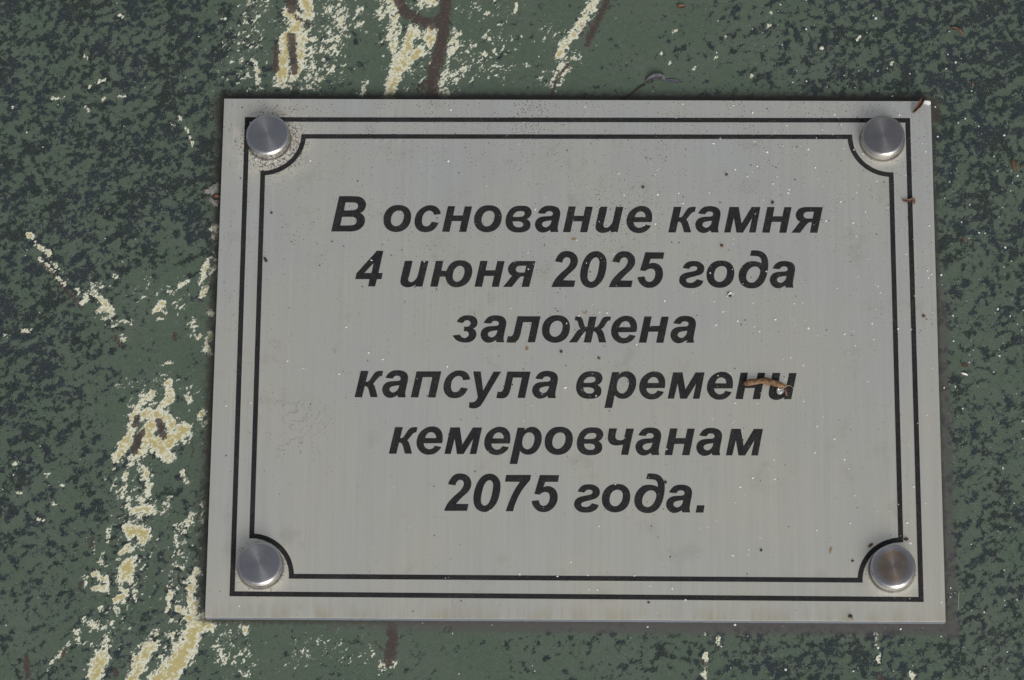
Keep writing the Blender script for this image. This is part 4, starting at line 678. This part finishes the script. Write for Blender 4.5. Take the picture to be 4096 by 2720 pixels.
def build_stone():
    rng = random.Random(5)
    # the face is dense where its pattern is measured, coarser further out
    def axis(a, b, c, d, fine, coarse):
        return np.concatenate([np.arange(a, b, coarse), np.arange(b, c, fine), np.arange(c, d + coarse, coarse)])
    xs = axis(-300, -172, 136, 264, 0.8, 4.0)
    ys = axis(-230, -100, 114, 246, 0.8, 4.0)
    nx, ny = len(xs), len(ys)
    X, Y = np.meshgrid(xs, ys)
    px, py = X.ravel(), Y.ravel()
    f = {k: np.zeros(px.shape) for k in ('cream', 'brown')}
    dark = np.full(px.shape, 0.55)
    num = np.zeros(px.shape); den = np.full(px.shape, 0.15)
    extra = []
    for k in range(16):                      # the veins run on beyond the part in view
        x0, y0 = rng.uniform(-280, 240), rng.choice((rng.uniform(118, 230), rng.uniform(-220, -104)))
        a = rng.uniform(1.1, 2.0)
        extra.append(('cream', [[x0 + q * math.cos(a) + rng.uniform(-3, 3), y0 + q * math.sin(a)] for q in (-18, -6, 6, 18)], rng.uniform(1.5, 5), rng.uniform(.5, .95)))
    for kind, pts, w, val in list(STROKES) + extra:
        xs_, ys_ = [p[0] for p in pts], [p[1] for p in pts]
        reach = w * 3
        sel = np.where((px > min(xs_) - reach) & (px < max(xs_) + reach) & (py > min(ys_) - reach) & (py < max(ys_) + reach))[0]
        if not len(sel):
            continue
        g = np.exp(-(seg_dist(px[sel], py[sel], pts) / w) ** 2)
        if kind == 'dark':
            num[sel] += g * val; den[sel] += g
        else:
            f[kind][sel] = np.maximum(f[kind][sel], g * val)
    dark = 0.42 + 1.15 * num / den
    f['dark'] = dark
    # dirt and painted shadow hugging the plaque; grey strip to its right and below
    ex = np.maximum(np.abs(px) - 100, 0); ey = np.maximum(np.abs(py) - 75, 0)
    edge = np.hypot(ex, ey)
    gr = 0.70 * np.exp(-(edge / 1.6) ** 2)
    gr = np.maximum(gr, 1.0 * np.exp(-(edge / 3.2) ** 2) * (py > 70))  # plaque's shadow above its top edge, painted in together with dirt
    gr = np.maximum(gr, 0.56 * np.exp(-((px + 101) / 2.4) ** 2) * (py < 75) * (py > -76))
    f['grime_shade'] = gr
    strip_r = 0.62 * np.exp(-((px - 102.2) / 1.5) ** 4) * (1 / (1 + np.exp((py - 25) / 8))) * (py > -79.5)
    strip_b = 0.72 * np.exp(-((py + 76.2) / 2.4) ** 4) * (1 / (1 + np.exp((-px - 60) / 14))) * (px < 104.8)
    f['edge_strip'] = np.maximum(strip_r, strip_b)
    n = nx * ny
    idx = np.arange(n).reshape(ny, nx)
    quads = np.stack([idx[:-1, :-1], idx[:-1, 1:], idx[1:, 1:], idx[1:, :-1]], -1).reshape(-1, 4)
    ring = np.concatenate([idx[0, :], idx[1:, -1], idx[-1, -2::-1], idx[-2:0:-1, 0]])
    low = n + np.arange(len(ring))
    side = np.stack([ring, low, np.roll(low, -1), np.roll(ring, -1)], -1)
    vz = np.zeros(n)
    co = np.concatenate([np.stack([px, py, vz], -1), np.stack([px[ring] * 1.02, py[ring] * 1.02, np.full(len(ring), -60.0)], -1)]) * MM
    faces = np.concatenate([quads, side])
    me = bpy.data.meshes.new('stone_surface')
    me.vertices.add(len(co)); me.vertices.foreach_set('co', co.astype(np.float32).ravel())
    me.loops.add(faces.size); me.loops.foreach_set('vertex_index', faces.astype(np.int32).ravel())
    me.polygons.add(len(faces))
    me.polygons.foreach_set('loop_start', (np.arange(len(faces)) * 4).astype(np.int32))
    me.update(calc_edges=True)
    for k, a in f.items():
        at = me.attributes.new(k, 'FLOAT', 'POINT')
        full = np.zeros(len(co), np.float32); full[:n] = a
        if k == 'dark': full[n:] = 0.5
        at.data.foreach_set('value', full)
    me.validate()
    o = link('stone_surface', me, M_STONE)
    tag(o, 'polished green stone face with dark mottling and cream and ochre veins under the plaque', kind='structure')
    return o
build_stone()

# ------------------------------------------------------------------ plaque
plaque = bpy.data.objects.new('memorial_plaque', None)
COL.objects.link(plaque)
plaque.empty_display_size = 0.02
tag(plaque, 'brushed silver metal plaque with black Cyrillic inscription and four round caps on green stone', 'plaque')

def slab(name, x0, x1, y0, y1, z0, z1, bev, mat, parent, jitter=None):
    bm = bmesh.new()
    bmesh.ops.create_cube(bm, size=1)
    for v in bm.verts:
        v.co = Vector(((x0 + x1) / 2 + v.co.x * (x1 - x0), (y0 + y1) / 2 + v.co.y * (y1 - y0), (z0 + z1) / 2 + v.co.z * (z1 - z0))) * MM
    bmesh.ops.bevel(bm, geom=bm.edges[:], offset=bev * MM, segments=2, profile=0.6, affect='EDGES')
    me = bpy.data.meshes.new(name); bm.to_mesh(me); bm.free()
    return link(name, me, mat, parent)

slab('backing_board', -99.97, 99.97, -75.02, 75.02, 0.0, 2.72, 0.05, M_BACK, plaque)
face = slab('face_sheet', -100, 100, -75.05, 75.05, 2.7, T, 0.05, M_FACE, plaque)

PRINT_Z = T + 0.02
def outline_mesh(name, contours, thick=0.03):
    cu = bpy.data.curves.new(name, 'CURVE')
    cu.dimensions = '2D'
    cu.fill_mode = 'BOTH'
    cu.extrude = thick / 2 * MM
    for c in contours:
        sp = cu.splines.new('POLY')
        sp.points.add(len(c) - 1)
        for p, q in zip(sp.points, c):
            p.co = (q[0] * MM, q[1] * MM, 0, 1)
        sp.use_cyclic_u = True
    ob = bpy.data.objects.new(name, cu)
    COL.objects.link(ob)
    dg = bpy.context.evaluated_depsgraph_get()
    me = bpy.data.meshes.new_from_object(ob.evaluated_get(dg))
    bpy.data.objects.remove(ob, do_unlink=True)
    bpy.data.curves.remove(cu)
    me.name = name
    me.materials.clear()
    me.materials.append(M_PRINT)
    return me

glyph_mesh = {g: outline_mesh('letter', cs) for g, cs in GLYPHS.items()}
for text, places in TEXT:
    for ch, x, y in places:
        name = 'digit' if ch.isdigit() else ('full_stop' if ch == '.' else 'letter')
        link(name, glyph_mesh[ch], M_PRINT, face, (x * MM, y * MM, PRINT_Z * MM))

# the two ruled frames
def ring_mesh(name, outer, inner):
    return outline_mesh(name, [outer, inner])
oc = [(-93.95, 69.45), (94.05, 69.95), (94.25, -69.65), (-93.55, -69.25)]
w = 1.38
ic = [(oc[0][0] + w, oc[0][1] - w), (oc[1][0] - w, oc[1][1] - w), (oc[2][0] - w, oc[2][1] + w), (oc[3][0] + w, oc[3][1] + w)]
link('border_line', ring_mesh('border_line', oc, ic), M_PRINT, face, (0, 0, PRINT_Z * MM))
# inner frame with scooped corners: half-width offsets of the centre line
def scooped(off):
    pts = []
    spec = [  # corner sign, arc centre, side rail x, end rail y, radius
        ((-1, 1), (-88.85, 64.35), -88.35, 63.72, 11.75), ((1, 1), (88.45, 64.45), 88.33, 64.22, 11.5),
        ((1, -1), (88.7, -63.95), 88.46, -63.72, 11.5), ((-1, -1), (-88.1, -63.6), -88.05, -63.6, 11.2)]
    for (sx, sy), (cx, cy), rx, ry, rad in spec:
        X, Y, r = rx + sx * off, ry + sy * off, rad - off
        a_side = math.atan2(0, 1)
        # where the arc meets the rails
        yy = cy - sy * math.sqrt(max(r * r - (X - cx) ** 2, 0))
        xx = cx - sx * math.sqrt(max(r * r - (Y - cy) ** 2, 0))
        a0 = math.atan2(yy - cy, X - cx); a1 = math.atan2(Y - cy, xx - cx)
        d = (a1 - a0 + math.pi) % (2 * math.pi) - math.pi
        arc = [(cx + r * math.cos(a0 + d * k / 22), cy + r * math.sin(a0 + d * k / 22)) for k in range(23)]
        if (sx, sy) in ((1, 1), (-1, -1)):
            arc.reverse()
        pts += arc
    return pts
link('border_line', ring_mesh('border_line', scooped(0.68), scooped(-0.68)), M_PRINT, face, (0, 0, PRINT_Z * MM))

# round screw caps
def lathe(name, prof, seg=72, smooth=True):
    verts, faces = [], []
    for r, z in prof:
        if r == 0:
            verts.append((0, 0, z * MM))
        else:
            verts += [(r * math.cos(2 * math.pi * k / seg) * MM, r * math.sin(2 * math.pi * k / seg) * MM, z * MM) for k in range(seg)]
    ofs, o = [], 0
    for r, z in prof:
        ofs.append(o); o += 1 if r == 0 else seg
    for i in range(len(prof) - 1):
        a, b = ofs[i], ofs[i + 1]
        for k in range(seg):
            k2 = (k + 1) % seg
            if prof[i][0] == 0: faces.append((a, b + k, b + k2))
            elif prof[i + 1][0] == 0: faces.append((a + k, b, a + k2))
            else: faces.append((a + k, b + k, b + k2, a + k2))
    me = mesh_from(name, verts, faces, smooth)
    bm = bmesh.new(); bm.from_mesh(me); bmesh.ops.recalc_face_normals(bm, faces=bm.faces); bm.to_mesh(me); bm.free()
    return me
R0, HC, BV = 6.12, 4.3, 1.0
prof = [(5.2, -0.05), (R0, -0.05), (R0, 0.25), (R0, HC - BV)]
for k in range(1, 9):
    a = math.pi / 2 * k / 8
    prof.append((R0 - BV + BV * math.cos(a), HC - BV + BV * math.sin(a)))
prof += [(4.4, HC + 0.02), (3.0, HC + 0.03), (1.4, HC + 0.035), (0, HC + 0.035)]
for i, ((x, y), m) in enumerate(zip(RIVETS, (M_CAP, M_CAP_GREY, M_CAP, M_CAP_FILM))):
    me = lathe('screw_cap', prof)
    c = link('screw_cap', me, m, plaque, (x * MM, y * MM, T * MM))
    lab = ('silvery turned steel cap with sooty dirt round it', 'greyish turned steel cap', 'bluish shiny turned steel cap', 'turned steel cap with brown film on top')[i]
    c['label'] = lab

# ------------------------------------------------------------------ small litter
def tube_mesh(name, pts, radii, seg=10, rough=0.0, flat=1.0, seed=0):
    pts = [Vector(p) for p in pts]
    n = len(pts)
    verts, faces = [], []
    for i, p in enumerate(pts):
        t = (pts[min(i + 1, n - 1)] - pts[max(i - 1, 0)]).normalized()
        up = Vector((0, 0, 1))
        side = t.cross(up)
        side = side.normalized() if side.length > 1e-5 else Vector((1, 0, 0))
        up2 = side.cross(t).normalized()
        for k in range(seg):
            a = 2 * math.pi * k / seg
            r = radii[i] * (1 + rough * noise.noise(Vector((i * 0.7 + seed, math.cos(a) * 1.3, math.sin(a) * 1.3))))
            verts.append((p + side * math.cos(a) * r + up2 * math.sin(a) * r * flat) * MM)
    for i in range(n - 1):
        for k in range(seg):
            k2 = (k + 1) % seg
            faces.append((i * seg + k, i * seg + k2, (i + 1) * seg + k2, (i + 1) * seg + k))
    faces.append(tuple(range(seg))[::-1]); faces.append(tuple((n - 1) * seg + k for k in range(seg)))
    return mesh_from(name, verts, faces, True)

def resample(pts, m):
    P = [Vector((p[0], p[1], p[2] if len(p) > 2 else 0)) for p in pts]
    n = len(P); out = []
    for j in range(m):
        u = j / (m - 1) * (n - 1); i = min(int(u), n - 2); t = u - i
        p0, p1, p2, p3 = P[max(i - 1, 0)], P[i], P[i + 1], P[min(i + 2, n - 1)]
        out.append(0.5 * ((2 * p1) + (p2 - p0) * t + (2 * p0 - 5 * p1 + 4 * p2 - p3) * t * t + (3 * p1 - p0 - 3 * p2 + p3) * t ** 3))
    return out

def husk_mesh(name, pts, width, z0, lift, curl, m=14, thick=0.10, seed=0):
    """a dry curved scale: a cupped strip with real thickness"""
    P = resample(pts, m); verts, faces = [], []
    J = 7
    for layer in (0, 1):
        for i, p in enumerate(P):
            u = i / (m - 1)
            t = (P[min(i + 1, m - 1)] - P[max(i - 1, 0)]).normalized()
            s = Vector((-t.y, t.x, 0))
            wd = width * (0.10 + 0.90 * math.sin(math.pi * min(1, max(0, u * 0.94 + 0.03))) ** 0.8) * (1 + 0.25 * noise.noise(Vector((u * 5, seed, 1))))
            zc = z0 + lift * math.sin(math.pi * u) + 0.05
            for j in range(J):
                q = j / (J - 1) * 2 - 1
                zz = zc + curl * width * (q * q) + 0.12 * width * noise.noise(Vector((u * 6, q * 2, seed + 3))) - layer * thick
                c = p + s * q * wd / 2
                verts.append(Vector((c.x, c.y, max(zz, z0 - 0.02 - layer * 0.02))) * MM)
    n = m * J
    for i in range(m - 1):
        for j in range(J - 1):
            a = i * J + j
            faces.append((a, a + 1, a + J + 1, a + J)); faces.append((n + a, n + a + J, n + a + J + 1, n + a + 1))
    rim = [j for j in range(J)] + [i * J + J - 1 for i in range(1, m)] + [(m - 1) * J + j for j in range(J - 2, -1, -1)] + [i * J for i in range(m - 2, 0, -1)]
    for a, b in zip(rim, rim[1:] + rim[:1]):
        faces.append((a, n + a, n + b, b))
    return mesh_from(name, verts, faces, True)

def grain_mesh(name, r, seed, sq=(1, 1, 0.7), sub=2, rough=0.35):
    bm = bmesh.new()
    bmesh.ops.create_icosphere(bm, subdivisions=sub, radius=1)
    for v in bm.verts:
        k = 1 + rough * noise.noise(v.co * 1.6 + Vector((seed * 3.1, seed, 0)))
        v.co = Vector((v.co.x * sq[0], v.co.y * sq[1], v.co.z * sq[2])) * k * r * MM
    me = bpy.data.meshes.new(name); bm.to_mesh(me); bm.free()
    if sub > 1:
        me.polygons.foreach_set('use_smooth', [True] * len(me.polygons))
    return me

def rel(o):
    """put the object's origin at the foot of its mesh"""
    me = o.data
    co = np.empty(len(me.vertices) * 3, np.float32); me.vertices.foreach_get('co', co); co = co.reshape(-1, 3)
    c = np.array([(co[:, 0].min() + co[:, 0].max()) / 2, (co[:, 1].min() + co[:, 1].max()) / 2, co[:, 2].min()], np.float32)
    co -= c; me.vertices.foreach_set('co', co.ravel()); me.update()
    o.location = o.location + Vector([float(q) for q in c])
    return o

D = DEBRIS
def z3(pts, z): return [(p[0], p[1], z) for p in pts]

# --- on the plaque
pp = resample(D['pod'], 22)
rad = [0.55, 0.82, 0.98, 1.02, 0.98, 0.90, 0.84, 0.82, 0.88, 0.96, 1.0, 1.02, 1.02, 1.0, 0.98, 0.95, 0.90, 0.84, 0.74, 0.58, 0.40, 0.22]
pz = [T + r * 0.82 + 0.25 * math.sin(math.pi * i / 21) for i, r in enumerate(rad)]
pod = link('dry_husk', tube_mesh('dry_husk', [(p.x, p.y, z) for p, z in zip(pp, pz)], [r * 0.92 for r in rad], 16, 0.22, 0.85, 4), M_HUSK)
tag(pod, 'curled brown dry husk like a small caterpillar lying across printed letters of the plaque', 'husk')
fk = link('stalk', tube_mesh('stalk', [(p[0], p[1], T + 0.55 - 0.1 * i) for i, p in enumerate(resample(D['pod_fork'], 5))], [.26, .20, .17, .14, .10], 6, .2), M_TAN, pod)
link('stalk', husk_mesh('stalk', D['pod_fork2'], 0.75, T + 0.06, 0.35, 0.15, 8, 0.08, 6), M_RUST, pod)
th = link('silk_thread', tube_mesh('silk_thread', [(p[0], p[1], T + 0.10) for p in resample(D['pod_thread'], 7)], [.06] * 7, 5), M_SILK, pod)
bead = link('clear_bead', grain_mesh('clear_bead', 0.85, 3, (1, 0.95, 0.62), 3, 0.10), M_DROP, None, (D['drop'][0][0] * MM, D['drop'][0][1] * MM, (T + 0.46) * MM))
tag(bead, 'small clear whitish bead beside the curled husk on the plaque', 'bead')

a = link('bud_scale', husk_mesh('bud_scale', D['tr_scale'], 1.35, T + 0.1, 0.8, 0.7, 16, 0.12, 2), M_RUST)
tag(a, 'brown curled bud scale at the upper corner of the plaque next to a white chip', 'bud scale')
a = link('white_chip', husk_mesh('white_chip', D['tr_chip'], 1.15, T + 0.22, 0.1, 0.02, 8, 0.30, 7), M_CHIP)
tag(a, 'bright white chip on the very corner of the plaque', 'chip')
a = link('silk_thread', tube_mesh('silk_thread', [(p[0], p[1], T + 0.06) for p in resample(D['tr_thread'], 12)], [.045] * 12, 5), M_SILK)
tag(a, 'fine pale thread leading to the bud scale at the plaque corner', 'thread')
a = link('bud_scale', husk_mesh('bud_scale', D['curl'], 1.0, T + 0.1, 0.5, 0.3, 14, 0.09, 9), M_RUST)
tag(a, 'small twisted brown scale lying across the outer border line of the plaque', 'bud scale')
a = link('chaff_flake', husk_mesh('chaff_flake', [((D['tri'][0][0] + D['tri'][2][0]) / 2, (D['tri'][0][1] + D['tri'][2][1]) / 2), D['tri'][1]], 0.95, T + 0.08, 0.12, 0.1, 7, 0.07, 3), M_TAN)
tag(a, 'tiny tan wedge-shaped chaff flake below the third line of the inscription', 'chaff')
a = link('chaff_hook', tube_mesh('chaff_hook', [(p[0], p[1], T + 0.12) for p in resample(D['hook'], 12)], [.07, .08, .09, .10, .11, .12, .14, .17, .19, .19, .15, .09], 6, .3), M_TAN)
tag(a, 'tiny hooked curl of brown chaff above the third line of the inscription', 'chaff')
a = link('chaff_flake', husk_mesh('chaff_flake', D['tan'], 0.55, T + 0.06, 0.1, 0.2, 8, 0.06, 8), M_TAN)
tag(a, 'flat tan chaff flake between the first and second lines of the inscription', 'chaff')
a = link('chaff_husk', husk_mesh('chaff_husk', D['husk'], 0.55, T + 0.10, 0.2, 0.3, 8, 0.07, 11), M_CHIP)
tag(a, 'whitish seed wing with a dark seed beneath the second line of the inscription', 'seed')
link('seed', grain_mesh('seed', 0.42, 8, (1, 0.9, 0.7)), M_SEED, a, (D['huskseed'][0][0] * MM, D['huskseed'][0][1] * MM, (T + 0.28) * MM))
a.children[0].matrix_parent_inverse = a.matrix_world.inverted()
link('green_sheath', husk_mesh('green_sheath', D['huskgreen'], 0.45, T + 0.06, 0.1, 0.3, 7, 0.06, 15), mat_plain('sheath_olive', (0.05, 0.05, 0.022), (0.11, 0.10, 0.05)), a)
a = link('chaff_chip', husk_mesh('chaff_chip', D['brchip'], 0.8, T + 0.08, 0.2, 0.2, 8, 0.08, 21), M_RUST)
tag(a, 'brown chip leaning on the scooped frame line beside the brown-filmed cap', 'chaff')
a = link('chaff_sliver', husk_mesh('chaff_sliver', D['brsliver'], 0.42, T + 0.06, 0.15, 0.2, 9, 0.06, 22), M_TAN)
tag(a, 'thin upright tan sliver on the plaque not far from the brown-filmed cap', 'chaff')
a = link('dark_clod', grain_mesh('dark_clod', 0.62, 31, (1, 0.8, 0.6)), M_SEED, None, (D['brblob'][0][0] * MM, D['brblob'][0][1] * MM, (T + 0.3) * MM))
tag(a, 'dark clod at the corner of the scooped frame line above the brown-filmed cap', 'clod')
a = link('silk_thread', husk_mesh('silk_thread', D['brwhite'], 0.3, T + 0.05, 0.1, 0.1, 7, 0.06, 24), M_CHIP)
tag(a, 'short white fibre beside the dark clod on the plaque frame', 'fibre')
a = link('dark_speck', grain_mesh('dark_speck', 0.58, 33, (1, 0.9, 0.6)), M_SEED, None, (D['brspeck'][0][0] * MM, D['brspeck'][0][1] * MM, (T + 0.28) * MM))
tag(a, 'dark speck with a bent stalk near the lower edge of the plaque', 'speck')
q = D['brspeck']
s_ = link('stalk', tube_mesh('stalk', [(0, 0, -0.1), (q[1][0] - q[0][0], (q[1][1] - q[0][1]) * 0.6, -0.15), (q[1][0] - q[0][0] + .1, q[1][1] - q[0][1], -0.2)], [.14, .12, .08], 6, .2), M_TAN, a)
for i, (x, y) in enumerate(D['pair']):
    g_ = link('black_seed', grain_mesh('black_seed', 0.36 + 0.08 * i, 40 + i, (1, 1.1, 0.7)), M_SEED, None, (x * MM, y * MM, (T + 0.26) * MM))
    tag(g_, 'black seed, one of a touching pair on the inner frame line', 'seed', 'touching pair of black seeds')
SEEDS = [(.46, 'dark seed in the gap above the end of the first word group'), (.50, 'round dark seed just above the last word of the first line'),
         (.48, 'red-brown seed just below the last word of the first line'), (.42, 'slanted brown seed beneath the zh letter of the third line'),
         (.44, 'dark seed beneath the o letter of the third line'), (.38, 'brown dot in the lower margin outside the border lines'),
         (.42, 'lone dark seed below the last line, above the scooped frame line'), (.50, 'brown seed in the side margin outside the border lines'),
         (.36, 'small black seed beside the inner frame line, level with the first line'), (.42, 'brown seed under the upper frame line, above the first line'),
         (.40, 'dark seed close to the brown-filmed cap'), (.46, 'dark seed touching the d letter of the last line')]
for i, ((x, y), (r_, lab)) in enumerate(zip(D['seeds'], SEEDS)):
    br = 'brown' in lab.split(' seed')[0].split(' dot')[0]
    g_ = link('brown_seed' if br else 'dark_seed', grain_mesh('seed', r_, 50 + i, (1, 0.8 + 0.05 * (i % 5), 0.65)), M_SEEDB if br else M_SEED, None, (x * MM, y * MM, (T + r_ * 0.55) * MM))
    g_.rotation_euler.z = i * 1.3
    tag(g_, lab, 'seed')

# --- on the stone
a = link('bark_flake', husk_mesh('bark_flake', [D['s_red'][0], D['s_red'][1], D['s_red'][2]], 1.3, 0.08, 0.3, 0.25, 10, 0.10, 25), M_RUST)
tag(a, 'reddish bark flake alone on plain green stone above the plaque', 'bark flake')
a = link('bark_sliver', husk_mesh('bark_sliver', D['s_sliver'], 0.75, 0.08, 0.5, 0.3, 12, 0.09, 26), M_RUST)
tag(a, 'long curved orange-brown bark sliver on the dark mottled stone', 'bark flake')
a = link('leaf_shred', husk_mesh('leaf_shred', D['s_shred'], 1.6, 0.06, 0.9, 0.25, 14, 0.10, 27), M_SHRED)
tag(a, 'crumpled grey leaf shred on the stone above the plaque edge', 'leaf shred')
link('tail', husk_mesh('tail', D['s_tail'], 0.9, 0.05, 0.15, 0.1, 10, 0.07, 28), M_SHRED, a)
link('stem', tube_mesh('stem', [(p[0], p[1], 0.22 + 0.1 * math.sin(i * .5)) for i, p in enumerate(resample(D['s_stem'], 12))], [.20, .22, .24, .24, .24, .22, .22, .2, .2, .18, .16, .12], 7, .3), M_STEM, a)
a = link('bark_scale', husk_mesh('bark_scale', D['s_scale'], 1.25, 0.1, 0.6, 0.4, 12, 0.10, 29), M_RUST)
tag(a, 'wide brown bark scale on the stone with a smaller sliver next to it', 'bark flake')
a = link('bark_sliver', husk_mesh('bark_sliver', D['s_scale2'], 0.6, 0.08, 0.4, 0.3, 9, 0.08, 30), M_RUST)
tag(a, 'short brown bark sliver right beside the wide brown bark scale', 'bark flake')
a = link('bark_sliver', husk_mesh('bark_sliver', D['s_sliver2'], 0.42, 0.06, 0.3, 0.2, 8, 0.07, 31), M_RUST)
tag(a, 'tiny upright brown splinter on the dark stone', 'splinter')
a = link('dark_crumb', husk_mesh('dark_crumb', D['s_dark'], 0.9, 0.06, 0.25, 0.2, 8, 0.1, 32), M_SEEDB)
tag(a, 'dark brown crumb with orange edge on the stone beside the plaque', 'crumb')
a = link('white_sliver', husk_mesh('white_sliver', D['s_white'], 0.6, 0.06, 0.2, 0.1, 9, 0.09, 33), M_CHIP)
tag(a, 'bright white sliver on the stone beside the plaque', 'chip')
a = link('dark_crumb', husk_mesh('dark_crumb', D['s_orange'], 0.8, 0.06, 0.25, 0.2, 8, 0.1, 34), M_SEEDB)
tag(a, 'brown crumb just above the white sliver on the stone', 'crumb')
a = link('silk_thread', tube_mesh('silk_thread', [(p[0], p[1], 0.12) for p in resample(D['thread'], 9)], [.08] * 9, 5, .2), M_SILK)
tag(a, 'short pale upright thread on the stone beside the plaque corner', 'thread')
for i, (x, y) in enumerate(D['s_pebble'] + D['s_pebbles']):
    r_ = (0.68, 0.46, 0.36)[i] if i < 3 else 0.24 + 0.13 * ((i * 7) % 4) / 3
    cream = i in (0, 4, 6)
    g_ = link('cream_pebble' if cream else 'white_grit', grain_mesh('grit', r_, 80 + i, (1, 0.85, 0.7)), M_PEB if cream else M_GRIT, None, (x * MM, y * MM, r_ * 0.55 * MM))
    g_.rotation_euler.z = i * 0.9
    if cream: tag(g_, 'cream coloured sand grain lying on the green stone', 'grain', 'cream sand grains on the stone')
    else: tag(g_, 'whitish grit grain lying on the green stone', 'grain', 'whitish grit on the stone')

# web fluff caught at the plaque's side
def fluff_mesh(name, corners, z0, seed, nf, rad=0.055):
    """a thin felted mat of crossing fibres filling a patch"""
    rng = random.Random(seed)
    vs_, fs_ = [], []
    A, B, C_ = (Vector((c[0], c[1], 0)) for c in corners)
    for k in range(nf):
        u, w_ = rng.random(), rng.random()
        if u + w_ > 1: u, w_ = 1 - u, 1 - w_
        p = A + (B - A) * u + (C_ - A) * w_
        a0 = math.atan2((B - A).y, (B - A).x) + rng.gauss(0, 0.55)
        L = rng.uniform(0.8, 2.4); bend = rng.uniform(-.9, .9); h = rng.uniform(0.1, 0.9)
        q = [(p.x + L * (s_ - .5) * math.cos(a0 + bend * s_), p.y + L * (s_ - .5) * math.sin(a0 + bend * s_), z0 + 0.06 + h * (0.4 + math.sin(3.14 * s_)) * .6) for s_ in (0, .25, .5, .75, 1)]
        tm = tube_mesh('f', q, [rad * rng.uniform(.6, 1.3)] * 5, 4)
        b_ = len(vs_); vs_ += [v.co.copy() for v in tm.vertices]; fs_ += [tuple(b_ + i for i in p_.vertices) for p_ in tm.polygons]
        bpy.data.meshes.remove(tm)
    return mesh_from(name, vs_, fs_, True)
F0 = D['fluff']
a = link('web_fluff', fluff_mesh('web_fluff', [F0[0], (F0[3][0] - 0.2, F0[3][1] + 0.4), (F0[3][0] - 0.3, F0[0][1] - 0.6)], 0.0, 3, 210), M_SILK)
tag(a, 'tuft of grey web fluff caught against the side of the plaque', 'fluff')
a = link('orange_seed', grain_mesh('orange_seed', 0.9, 71, (1.1, 0.8, 0.7)), M_RUST, None, (D['fluffseed'][0][0] * MM, D['fluffseed'][0][1] * MM, 0.5 * MM))
tag(a, 'orange-brown seed under the grey web fluff beside the plaque', 'seed')
a = link('web_fluff', fluff_mesh('web_fluff', [(D['fluffbits'][0][0] - .5, D['fluffbits'][0][1] + .4), (D['fluffbits'][1][0] + .5, D['fluffbits'][1][1] + .3), (D['fluffbits'][1][0], D['fluffbits'][1][1] - .8)], 0.0, 5, 60), M_SILK)
tag(a, 'small pale scrap of web just below the orange-brown seed', 'fluff')

# fine grit nobody could count
def scatter(name, n, seed, z, area, r0, r1, mat, dens, label):
    rng = random.Random(seed)
    base = bmesh.new(); bmesh.ops.create_icosphere(base, subdivisions=1, radius=1)
    bv = np.array([v.co[:] for v in base.verts]); bf = np.array([[v.index for v in f_.verts] for f_ in base.faces]); base.free()
    V, Fc, o = [], [], 0
    k = 0
    while k < n:
        x, y = rng.uniform(*area[0]), rng.uniform(*area[1])
        if rng.random() > dens(x, y):
            continue
        k += 1
        r = r0 + (r1 - r0) * rng.random() ** 3
        a = rng.uniform(0, 6.28); c, s = math.cos(a), math.sin(a)
        q = bv * np.array([rng.uniform(.7, 1.4), rng.uniform(.6, 1.0), rng.uniform(.5, .8)]) * (1 + 0.25 * np.array([rng.uniform(-1, 1) for _ in range(len(bv))]))[:, None] * r
        q = np.stack([q[:, 0] * c - q[:, 1] * s + x, q[:, 0] * s + q[:, 1] * c + y, q[:, 2] + z + r * 0.4], -1)
        V.append(q); Fc.append(bf + o); o += len(bv)
    me = mesh_from(name, (np.concatenate(V) * MM).tolist(), np.concatenate(Fc).tolist())
    ob = link(name, me, mat)
    tag(ob, label, kind='stuff')
    return ob
def on_plate(x, y): return abs(x) < 99.6 and abs(y) < 74.6
def off_plate(x, y): return abs(x) > 100.5 or abs(y) > 75.6
def clump(x, y, s, k): return noise.noise(Vector((x * s, y * s, k))) * .5 + .5
scatter('white_dust', 950, 11, T, ((-99, 99), (-74, 74)), 0.07, 0.34, M_GRIT,
        lambda x, y: on_plate(x, y) * (0.10 + 0.9 * max(0, min(1, (x + 60) / 150)) * (0.35 + 0.65 * max(0, min(1, (y + 70) / 110)))) * clump(x, y, .05, 3), 'fine white dust grains scattered over the plaque')
scatter('dark_dust', 900, 12, T, ((-99, 99), (-74, 74)), 0.06, 0.24, M_SEED,
        lambda x, y: on_plate(x, y) * (0.25 + 0.75 * max(0, min(1, (y + 50) / 110))) * clump(x, y, .06, 8) ** 1.5, 'fine dark dust grains scattered over the plaque')
scatter('stone_grit', 2600, 13, 0, ((-240, 210), (-170, 180)), 0.07, 0.30, M_GRIT,
        lambda x, y: off_plate(x, y) * (0.14 + 0.86 * max(0, min(1, (x - 30) / 70))) * clump(x, y, .07, 1), 'fine pale grit scattered over the green stone')
